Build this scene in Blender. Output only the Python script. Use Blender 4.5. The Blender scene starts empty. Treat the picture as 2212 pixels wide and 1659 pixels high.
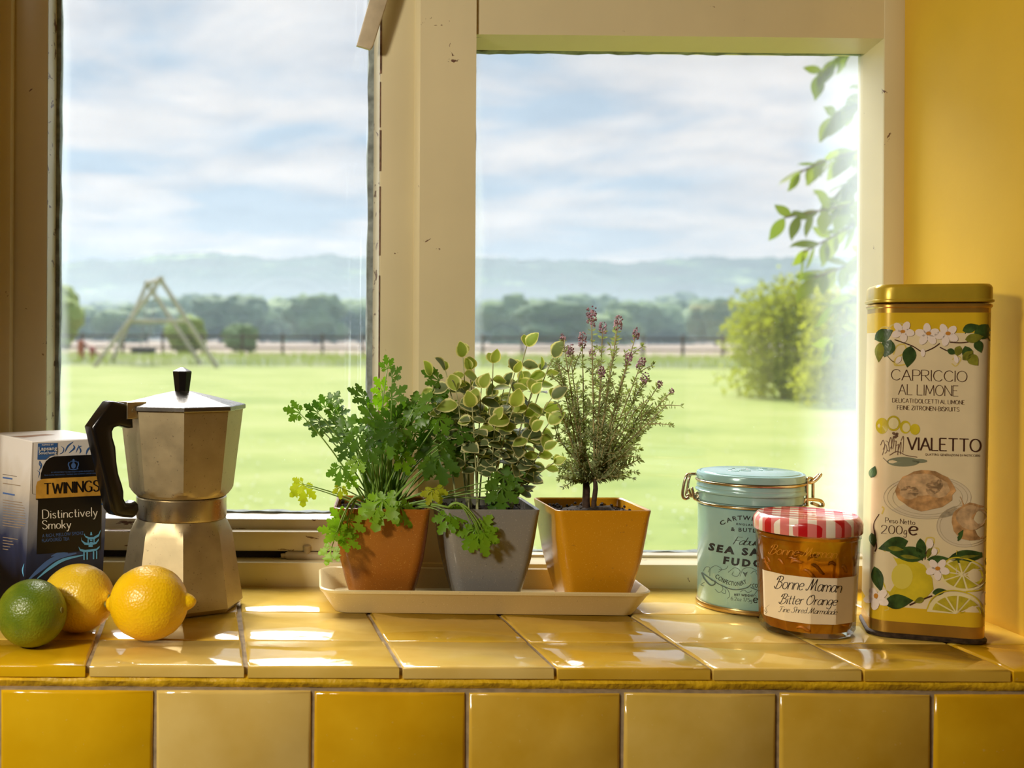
import bpy, bmesh, math, random
from math import sin, cos, pi, radians, sqrt, atan2, exp
from mathutils import Vector, Matrix, Quaternion
from mathutils.bvhtree import BVHTree

# ------------------------------------------------------------------ camera, world, lights, exposure
SC = bpy.context.scene
COL = SC.collection
W, H = 2212, 1659
F, CX, CY, CAMZ, ROLL = 2500.0, 620.0, 730.0, 1.234, radians(0.3)
SILL = 1.0

cam_d = bpy.data.cameras.new('camera')
cam = bpy.data.objects.new('camera', cam_d)
COL.objects.link(cam)
cam.location = (0, 0, CAMZ)
cam.rotation_mode = 'QUATERNION'
cam.rotation_quaternion = (Matrix.Rotation(pi/2, 3, 'X') @ Matrix.Rotation(ROLL, 3, 'Z')).to_quaternion()
cam_d.sensor_width = 36.0
cam_d.lens = F / W * 36.0
cam_d.shift_x = (W/2 - CX) / W
cam_d.shift_y = (CY - H/2) / W
cam_d.clip_start, cam_d.clip_end = 0.02, 6000
cam_d.dof.use_dof = True
cam_d.dof.focus_distance = 0.98
cam_d.dof.aperture_fstop = 8.0
SC.camera = cam
SC.view_settings.view_transform = 'Standard'
SC.view_settings.look = 'None'
SC.view_settings.gamma = 1.0
SC.view_settings.use_curve_mapping = False
SC.view_settings.exposure = 0.0
SC.cycles.use_denoising = True
SC.cycles.max_bounces = 9
SC.cycles.adaptive_threshold = 0.03
SC.cycles.transparent_max_bounces = 24
SC.cycles.volume_bounces = 0
SC.cycles.caustics_reflective = False
SC.cycles.caustics_refractive = False
SC.cycles.sample_clamp_indirect = 6.0

def srgb(r, g, b):
    def f(c):
        c /= 255.0
        return c/12.92 if c <= 0.04045 else ((c+0.055)/1.055)**2.4
    return (f(r), f(g), f(b), 1.0)

world = bpy.data.worlds.new('cloudy_sky'); SC.world = world
world.use_nodes = True
def build_world():
    nt = world.node_tree; nt.nodes.clear(); L = nt.links.new
    out = nt.nodes.new('ShaderNodeOutputWorld'); bg = nt.nodes.new('ShaderNodeBackground')
    tc = nt.nodes.new('ShaderNodeTexCoord')
    sep = nt.nodes.new('ShaderNodeSeparateXYZ'); L(tc.outputs['Generated'], sep.inputs[0])
    # clouds lie on a flat layer overhead: direction / (height + small)
    zz = nt.nodes.new('ShaderNodeMath'); zz.operation = 'MAXIMUM'; L(sep.outputs[2], zz.inputs[0]); zz.inputs[1].default_value = 0.0
    ad = nt.nodes.new('ShaderNodeMath'); ad.operation = 'ADD'; L(zz.outputs[0], ad.inputs[0]); ad.inputs[1].default_value = 0.10
    comb = nt.nodes.new('ShaderNodeCombineXYZ')
    for k in (0, 1):
        dv = nt.nodes.new('ShaderNodeMath'); dv.operation = 'DIVIDE'
        L(sep.outputs[k], dv.inputs[0]); L(ad.outputs[0], dv.inputs[1]); L(dv.outputs[0], comb.inputs[k])
    n1 = nt.nodes.new('ShaderNodeTexNoise'); n1.inputs['Scale'].default_value = 1.15; n1.inputs['Detail'].default_value = 6; n1.inputs['Roughness'].default_value = 0.52
    n1.inputs['Distortion'].default_value = 0.3
    L(comb.outputs[0], n1.inputs['Vector'])
    n2 = nt.nodes.new('ShaderNodeTexNoise'); n2.inputs['Scale'].default_value = 2.6; n2.inputs['Detail'].default_value = 4
    mp = nt.nodes.new('ShaderNodeMapping'); mp.inputs['Location'].default_value = (7.3, 2.1, 0); L(comb.outputs[0], mp.inputs[0]); L(mp.outputs[0], n2.inputs['Vector'])
    r1 = nt.nodes.new('ShaderNodeValToRGB'); e = r1.color_ramp.elements
    e[0].position = 0.40; e[0].color = srgb(182, 202, 221); e[1].position = 0.58; e[1].color = srgb(238, 236, 235)
    m = r1.color_ramp.elements.new(0.49); m.color = srgb(214, 219, 226)
    L(n1.outputs[0], r1.inputs[0])
    r2 = nt.nodes.new('ShaderNodeValToRGB'); e = r2.color_ramp.elements
    e[0].position = 0.35; e[0].color = (0.86, 0.87, 0.89, 1); e[1].position = 0.65; e[1].color = (1.03, 1.03, 1.03, 1)
    L(n2.outputs[0], r2.inputs[0])
    mx = nt.nodes.new('ShaderNodeMix'); mx.data_type = 'RGBA'; mx.blend_type = 'MULTIPLY'; mx.inputs[0].default_value = 1.0
    L(r1.outputs[0], mx.inputs[6]); L(r2.outputs[0], mx.inputs[7])
    # a pale band near the horizon
    hz = nt.nodes.new('ShaderNodeMapRange'); hz.inputs[1].default_value = 0.0; hz.inputs[2].default_value = 0.14; hz.inputs[3].default_value = 0.75; hz.inputs[4].default_value = 0.0
    L(sep.outputs[2], hz.inputs[0])
    mx2 = nt.nodes.new('ShaderNodeMix'); mx2.data_type = 'RGBA'
    L(hz.outputs[0], mx2.inputs[0]); L(mx.outputs[2], mx2.inputs[6]); mx2.inputs[7].default_value = srgb(196, 207, 217)
    L(mx2.outputs[2], bg.inputs[0]); bg.inputs[1].default_value = 1.0
    L(bg.outputs[0], out.inputs[0])
build_world()

def light(name, kind, loc, energy, color, **kw):
    d = bpy.data.lights.new(name, kind); d.energy = energy; d.color = color
    for k, v in kw.items(): setattr(d, k, v)
    o = bpy.data.objects.new(name, d); COL.objects.link(o); o.location = loc
    return o
def aim(o, target):
    o.rotation_euler = (Vector(target) - o.location).to_track_quat('-Z', 'Y').to_euler()
sun = light('veiled_sun', 'SUN', (0, 30, 30), 7.5, (1.0, 0.97, 0.92), angle=radians(40))
sun.rotation_euler = (Vector((0.20, -0.70, -0.66))).to_track_quat('-Z', 'Y').to_euler()
# the kitchen's own lamps, behind the camera and to its left
lamp = light('kitchen_spot_lamp', 'AREA', (-0.78, 0.08, 1.58), 12.5, (1.0, 0.91, 0.74), shape='DISK', size=0.16)
aim(lamp, (0.15, 1.0, 1.08))
lamp2 = light('ceiling_lamp', 'AREA', (-0.75, -0.35, 2.36), 7.0, (1.0, 0.93, 0.80), shape='DISK', size=0.5)
aim(lamp2, (0.1, 0.6, 0.9))

# ------------------------------------------------------------------ pixel to place
def ray(px, py):
    u, v = px - CX, -(py - CY)
    c, s = cos(ROLL), sin(ROLL)
    # undo the roll: picture x = u cos + v sin
    return Vector(((u*c - v*s)/F, 1.0, (u*s + v*c)/F))
CAMP = Vector((0, 0, CAMZ))
def at(px, py, Y): return CAMP + ray(px, py) * Y
def on_z(px, py, z=SILL):
    d = ray(px, py); return CAMP + d * ((z - CAMZ) / d.z)

# ------------------------------------------------------------------ mesh helpers
ROOT = {}
def base_of(parent):
    return ROOT.get(parent.name, Vector((0, 0, 0))) if parent else Vector((0, 0, 0))
class MB:
    def __init__(s): s.v = []; s.f = []; s.m = []; s.uv = None
    def add(s, verts, faces, mi=0):
        o = len(s.v); s.v += [Vector(p) for p in verts]
        s.f += [tuple(i + o for i in f) for f in faces]; s.m += [mi]*len(faces)
    def box(s, lo, hi, mi=0, ch=0.0):
        x0, y0, z0 = lo; x1, y1, z1 = hi
        if ch <= 0:
            s.add([(x0,y0,z0),(x1,y0,z0),(x1,y1,z0),(x0,y1,z0),(x0,y0,z1),(x1,y0,z1),(x1,y1,z1),(x0,y1,z1)],
                  [(0,3,2,1),(4,5,6,7),(0,1,5,4),(1,2,6,5),(2,3,7,6),(3,0,4,7)], mi); return
        bm = bmesh.new(); bmesh.ops.create_cube(bm, size=1)
        for v in bm.verts:
            v.co = Vector((x0 if v.co.x < 0 else x1, y0 if v.co.y < 0 else y1, z0 if v.co.z < 0 else z1))
        bmesh.ops.bevel(bm, geom=bm.edges[:], offset=ch, segments=2, profile=0.6, affect='EDGES')
        s.from_bm(bm, mi)
    def from_bm(s, bm, mi=0):
        bm.verts.index_update()
        s.add([v.co.copy() for v in bm.verts], [tuple(v.index for v in f.verts) for f in bm.faces], mi); bm.free()
    def loft(s, rings, cap0=True, cap1=True, mi=0, mis=None):
        n = len(rings[0]); o = len(s.v)
        for r in rings: s.v += [Vector(p) for p in r]
        for k in range(len(rings)-1):
            for i in range(n):
                j = (i+1) % n
                s.f.append((o+k*n+i, o+k*n+j, o+(k+1)*n+j, o+(k+1)*n+i)); s.m.append(mis[k] if mis else mi)
        if cap0: s.f.append(tuple(o+i for i in range(n))[::-1]); s.m.append(mis[0] if mis else mi)
        if cap1: s.f.append(tuple(o+(len(rings)-1)*n+i for i in range(n))); s.m.append(mis[-1] if mis else mi)
    def lathe(s, prof, c, n=48, cap0=True, cap1=True, mi=0, mis=None):
        s.loft([[(c[0]+r*cos(2*pi*i/n), c[1]+r*sin(2*pi*i/n), z) for i in range(n)] for r, z in prof], cap0, cap1, mi, mis)
    def tube(s, pts, rad, n=6, mi=0, closed=False, caps=True):
        pts = [Vector(p) for p in pts]; N = len(pts)
        rads = rad if isinstance(rad, (list, tuple)) else [rad]*N
        rings = []; up = None
        for i, p in enumerate(pts):
            a = pts[(i-1) % N] if (closed or i > 0) else pts[0]
            b = pts[(i+1) % N] if (closed or i < N-1) else pts[-1]
            t = (b-a); t = t.normalized() if t.length > 1e-9 else Vector((0,0,1))
            if up is None:
                up = Vector((0,0,1)) if abs(t.z) < 0.9 else Vector((1,0,0))
            x = t.cross(up)
            if x.length < 1e-6: x = t.orthogonal()
            x.normalize(); y = x.cross(t).normalized(); up = y
            rings.append([p + (x*cos(2*pi*k/n) + y*sin(2*pi*k/n))*rads[i] for k in range(n)])
        if closed: rings.append(rings[0]); caps = False
        s.loft(rings, caps, caps, mi)
    def prism(s, poly, d, mi=0, ch=0.0):
        """closed polygon of 3-D points pushed along vector d"""
        n = len(poly); d = Vector(d)
        bm = bmesh.new()
        a = [bm.verts.new(Vector(p)) for p in poly]; f = bm.faces.new(a)
        r = bmesh.ops.extrude_face_region(bm, geom=[f])
        for v in [g for g in r['geom'] if isinstance(g, bmesh.types.BMVert)]: v.co += d
        bmesh.ops.recalc_face_normals(bm, faces=bm.faces[:])
        if ch > 0:
            es = [e for e in bm.edges if len(e.link_faces) == 2 and e.calc_face_angle(0) > 1.0 and (len(e.link_faces[0].verts) == n or len(e.link_faces[1].verts) == n)]
            bmesh.ops.bevel(bm, geom=es, offset=ch, segments=3, profile=0.5, affect='EDGES')
        s.from_bm(bm, mi)
    def mesh(s, name, mats, smooth=30, off=Vector((0,0,0)), recalc=True):
        me = bpy.data.meshes.new(name)
        me.from_pydata([tuple(p - off) for p in s.v], [], s.f)
        for m in mats: me.materials.append(m)
        me.polygons.foreach_set('material_index', s.m)
        if s.uv:
            uvl = me.uv_layers.new(name='UVMap')
            idx = [0]*len(me.loops); me.loops.foreach_get('vertex_index', idx)
            for k, i in enumerate(idx): uvl.data[k].uv = s.uv[i]
        if recalc:
            bm = bmesh.new(); bm.from_mesh(me); bmesh.ops.recalc_face_normals(bm, faces=bm.faces[:]); bm.to_mesh(me); bm.free()
        if smooth is not None:
            me.polygons.foreach_set('use_smooth', [True]*len(me.polygons))
            if smooth < 180: me.set_sharp_from_angle(angle=radians(smooth))
        me.update(); return me
    def build(s, name, mat, parent=None, smooth=30, recalc=True):
        mats = mat if isinstance(mat, (list, tuple)) else [mat]
        o = bpy.data.objects.new(name, s.mesh(name, mats, smooth, base_of(parent), recalc))
        COL.objects.link(o)
        if parent: o.parent = parent; ROOT[o.name] = base_of(parent)
        return o
def tag(o, label=None, cat=None, group=None, kind=None):
    for k, v in (('label', label), ('category', cat), ('group', group), ('kind', kind)):
        if v: o[k] = v
    return o
def thing(name, loc, label, cat, group=None, kind=None):
    o = bpy.data.objects.new(name, None); COL.objects.link(o); o.location = loc
    o.empty_display_size = 0.02; ROOT[o.name] = Vector(loc)
    return tag(o, label, cat, group, kind)
def link_copy(name, mesh, parent, mat_world):
    """one more object on shared mesh data, placed by a world matrix under an unrotated parent"""
    o = bpy.data.objects.new(name, mesh); COL.objects.link(o); o.parent = parent
    o.matrix_local = Matrix.Translation(-base_of(parent)) @ mat_world
    return o
def box(name, lo, hi, mat, parent=None, ch=0.0, **kw):
    m = MB(); m.box(lo, hi, 0, ch); return m.build(name, mat, parent, **kw)

def bez(a, b, c, n=8):
    a, b, c = Vector(a), Vector(b), Vector(c)
    return [a*(1-t)**2 + b*2*t*(1-t) + c*t*t for t in [k/n for k in range(n+1)]]
def catmull(P, sub=6):
    if len(P) < 3: return [Vector(p) for p in P]
    P = [Vector(p) for p in P]; out = []
    closed = (P[0]-P[-1]).length < 1e-6
    for i in range(len(P)-1):
        p1, p2 = P[i], P[i+1]
        p0 = P[i-1] if i > 0 else (P[-2] if closed else p1*2-p2)
        p3 = P[i+2] if i+2 < len(P) else (P[1] if closed else p2*2-p1)
        for k in range(sub):
            t = k/sub
            out.append(0.5*((2*p1) + (p2-p0)*t + (2*p0-5*p1+4*p2-p3)*t*t + (3*p1-p0-3*p2+p3)*t**3))
    out.append(P[-1]); return out
def rrect(cx, cy, z, hw, hd, r, n=5, rot=0.0):
    pts = []
    for sx, sy, a0 in ((1, 1, 0), (-1, 1, pi/2), (-1, -1, pi), (1, -1, 3*pi/2)):
        for k in range(n+1):
            a = a0 + pi/2*k/n
            pts.append((sx*(hw-r) + r*cos(a), sy*(hd-r) + r*sin(a)))
    c, s = cos(rot), sin(rot)
    return [Vector((cx + x*c - y*s, cy + x*s + y*c, z)) for x, y in pts]

# ------------------------------------------------------------------ materials
MATS = {}
class NT:
    def __init__(s, name):
        s.m = bpy.data.materials.new(name); s.m.use_nodes = True; s.t = s.m.node_tree; s.L = s.t.links.new
        s.b = s.t.nodes['Principled BSDF']; s.out = s.t.nodes['Material Output']
    def n(s, typ, **kw):
        nd = s.t.nodes.new('ShaderNode' + typ)
        for k, v in kw.items(): setattr(nd, k, v)
        return nd
    def coord(s, which='Object', scale=(1,1,1), loc=(0,0,0)):
        tc = s.n('TexCoord'); mp = s.n('Mapping'); s.L(tc.outputs[which], mp.inputs[0])
        mp.inputs['Scale'].default_value = scale; mp.inputs['Location'].default_value = loc
        return mp.outputs[0]
    def noise(s, vec, scale, detail=4, rough=0.5, dist=0.0):
        nd = s.n('TexNoise'); s.L(vec, nd.inputs['Vector']); nd.inputs['Scale'].default_value = scale
        nd.inputs['Detail'].default_value = detail; nd.inputs['Roughness'].default_value = rough; nd.inputs['Distortion'].default_value = dist
        return nd.outputs[0]
    def ramp(s, fac, stops, interp='LINEAR'):
        r = s.n('ValToRGB'); r.color_ramp.interpolation = interp; els = r.color_ramp.elements
        while len(els) > 1: els.remove(els[-1])
        for i, (p, c) in enumerate(stops):
            e = els[0] if i == 0 else els.new(p)
            e.position = p; e.color = c if len(c) == 4 else (*c, 1)
        s.L(fac, r.inputs[0]); return r.outputs[0]
    def mix(s, fac, a, b, blend='MIX'):
        m = s.n('Mix'); m.data_type = 'RGBA'; m.blend_type = blend
        for sock, v in ((m.inputs[0], fac), (m.inputs[6], a), (m.inputs[7], b)):
            if hasattr(v, 'node'): s.L(v, sock)
            else: sock.default_value = v if not isinstance(v, tuple) or len(v) == 4 else (*v, 1)
        return m.outputs[2]
    def math(s, op, a, b=None, clamp=False):
        m = s.n('Math'); m.operation = op; m.use_clamp = clamp
        for k, v in enumerate((a, b)):
            if v is None: continue
            if hasattr(v, 'node'): s.L(v, m.inputs[k])
            else: m.inputs[k].default_value = v
        return m.outputs[0]
    def set(s, **kw):
        for k, v in kw.items():
            k = k.replace('_', ' ')
            sock = s.b.inputs[k]
            if hasattr(v, 'node'): s.L(v, sock)
            else: sock.default_value = v
        return s
    def bump(s, h, strength=0.3, dist=0.001):
        b = s.n('Bump'); b.inputs['Strength'].default_value = strength; b.inputs['Distance'].default_value = dist
        s.L(h, b.inputs['Height']); s.L(b.outputs[0], s.b.inputs['Normal']); return s
def mat(name, col, rough=0.5, metal=0.0, var=0.06, scale=40.0, bump=0.0, bscale=None, bdist=0.0005, **kw):
    if name in MATS: return MATS[name]
    t = NT(name); vec = t.coord()
    nz = t.noise(vec, scale, 4)
    dark = tuple(c*(1-var*2) for c in col[:3]); light_ = tuple(min(1, c*(1+var*1.2)) for c in col[:3])
    t.set(Base_Color=t.ramp(nz, [(0.3, dark), (0.7, light_)]), Roughness=rough, Metallic=metal)
    if bump: t.bump(t.noise(vec, bscale or scale*2, 5), bump, bdist)
    t.set(**kw)
    MATS[name] = t.m; return t.m
def flat(name, col, rough=0.5, metal=0.0, **kw):
    return mat(name, col, rough, metal, var=0.02, scale=30, **kw)

def glaze(name, deep, pale, k):
    if name in MATS: return MATS[name]
    t = NT(name); vec = t.coord(loc=(k*3.1, k*1.7, 0))
    c1 = t.noise(vec, 16, 4, 0.55); c2 = t.noise(vec, 220, 3)
    col = t.ramp(c1, [(0.3, deep), (0.72, pale)])
    col = t.mix(t.math('MULTIPLY', t.math('GREATER_THAN', c2, 0.70), 0.12), col, (0.9, 0.75, 0.4, 1))
    t.set(Base_Color=col, Roughness=t.math('ADD', t.math('MULTIPLY', c1, 0.06), 0.05), IOR=1.85)
    h = t.math('ADD', t.math('MULTIPLY', t.noise(vec, 26, 2), 1.0), t.math('MULTIPLY', t.noise(vec, 130, 3), 0.12))
    t.bump(h, 0.22, 0.0022)
    MATS[name] = t.m; return t.m

def paint_wood(name, col, chip=0.695, stretch=(1, 1, 1)):
    if name in MATS: return MATS[name]
    t = NT(name); vec = t.coord()
    a = t.noise(vec, 7, 3); g = t.noise(t.coord(scale=(60, 60, 5)), 1.0, 4); ch = t.noise(t.coord(scale=stretch), 55, 6, 0.62, 0.6)
    base = t.ramp(a, [(0.3, tuple(c*0.88 for c in col[:3])), (0.7, col[:3])])
    base = t.mix(t.math('MULTIPLY', g, 0.12), base, (0.45, 0.36, 0.24, 1))
    chipm = t.math('GREATER_THAN', ch, chip)
    t.set(Base_Color=t.mix(chipm, base, srgb(112, 84, 68)), Roughness=0.28)
    t.bump(t.math('SUBTRACT', t.math('MULTIPLY', g, 0.35), t.math('MULTIPLY', chipm, 0.8)), 0.35, 0.0006)
    MATS[name] = t.m; return t.m

def leaf_mat(name, c_dark, c_light, trans=0.45, edge=None, rough=0.42):
    if name in MATS: return MATS[name]
    t = NT(name); oi = t.n('ObjectInfo'); vec = t.coord()
    nz = t.noise(vec, 120, 3)
    fac = t.math('ADD', t.math('MULTIPLY', oi.outputs['Random'], 0.7), t.math('MULTIPLY', nz, 0.4), True)
    col = t.mix(fac, c_dark, c_light)
    if edge:
        uv = t.n('UVMap'); sp = t.n('SeparateXYZ'); t.L(uv.outputs[0], sp.inputs[0])
        e = t.math('ADD', sp.outputs[0], t.math('MULTIPLY', t.math('SUBTRACT', t.noise(vec, 260, 3), 0.5), 0.5))
        col = t.mix(t.ramp(e, [(0.68, (0,0,0)), (0.86, (1,1,1))]), col, edge)
    t.set(Base_Color=col, Roughness=rough)
    t.b.inputs['Specular IOR Level'].default_value = 0.4
    tr = t.n('BsdfTranslucent'); ms = t.n('MixShader'); ms.inputs[0].default_value = trans
    tc = t.mix(1.0, col, (1.25, 1.35, 0.55, 1), 'MULTIPLY'); t.L(tc, tr.inputs[0])
    t.L(t.b.outputs[0], ms.inputs[1]); t.L(tr.outputs[0], ms.inputs[2]); t.L(ms.outputs[0], t.out.inputs[0])
    MATS[name] = t.m; return t.m

def glass_pane_mat(name, haze_side):
    """clear old glass, whitish bands at the borders, dirty streaks and specks"""
    t = NT(name); t.t.nodes.remove(t.b)
    g = t.coord('Generated'); sp = t.n('SeparateXYZ'); t.L(g, sp.inputs[0])
    x, z = sp.outputs[0], sp.outputs[2]
    big = t.noise(t.coord(scale=(6, 6, 2.2)), 2.0, 5, 0.6)
    fine = t.noise(t.coord(), 900, 2, 0.5)
    streak = t.noise(t.coord(scale=(260, 260, 3)), 1.0, 4, 0.6)
    def band(v, lo, hi):
        m = t.n('MapRange'); m.interpolation_type = 'SMOOTHSTEP'; t.L(v, m.inputs[0])
        m.inputs[1].default_value = lo; m.inputs[2].default_value = hi; m.inputs[3].default_value = 0; m.inputs[4].default_value = 1
        return m.outputs[0]
    wob = t.math('ADD', x, t.math('MULTIPLY', t.math('SUBTRACT', big, 0.5), 0.10))
    if haze_side == 'right':
        edge = t.math('MULTIPLY', band(wob, 0.82, 1.0), 0.24)  # whitish band widening towards the right border of the pane
        edge = t.math('ADD', edge, t.math('MULTIPLY', band(wob, 0.035, 0.0), 0.2))
    else:
        edge = t.math('MULTIPLY', band(wob, 0.05, 0.0), 0.2)
        st = t.math('MULTIPLY', band(x, 0.87, 0.985), band(streak, 0.57, 0.72))
        edge = t.math('ADD', edge, t.math('MULTIPLY', t.math('MULTIPLY', st, band(z, 0.66, 0.5)), 0.32))
    specks = t.math('MULTIPLY', band(fine, 0.735, 0.78), 0.35)
    veil = t.math('ADD', t.math('MULTIPLY', big, 0.02), 0.003)
    whitening = t.math('ADD', t.math('ADD', edge, specks), veil, True)
    tr = t.n('BsdfTransparent'); gl = t.n('BsdfGlossy'); gl.inputs['Roughness'].default_value = 0.01
    lw = t.n('LayerWeight'); lw.inputs[0].default_value = 0.5
    fr = t.math('ADD', t.math('MULTIPLY', t.math('POWER', lw.outputs['Facing'], 5.0), 0.9), 0.025)
    m1 = t.n('MixShader'); t.L(fr, m1.inputs[0]); t.L(tr.outputs[0], m1.inputs[1]); t.L(gl.outputs[0], m1.inputs[2])
    df = t.n('BsdfTranslucent'); df.inputs[0].default_value = (0.80, 0.88, 1.0, 1)
    m2 = t.n('MixShader'); t.L(whitening, m2.inputs[0]); t.L(m1.outputs[0], m2.inputs[1]); t.L(df.outputs[0], m2.inputs[2])
    t.L(m2.outputs[0], t.out.inputs[0])
    return t.m

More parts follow.
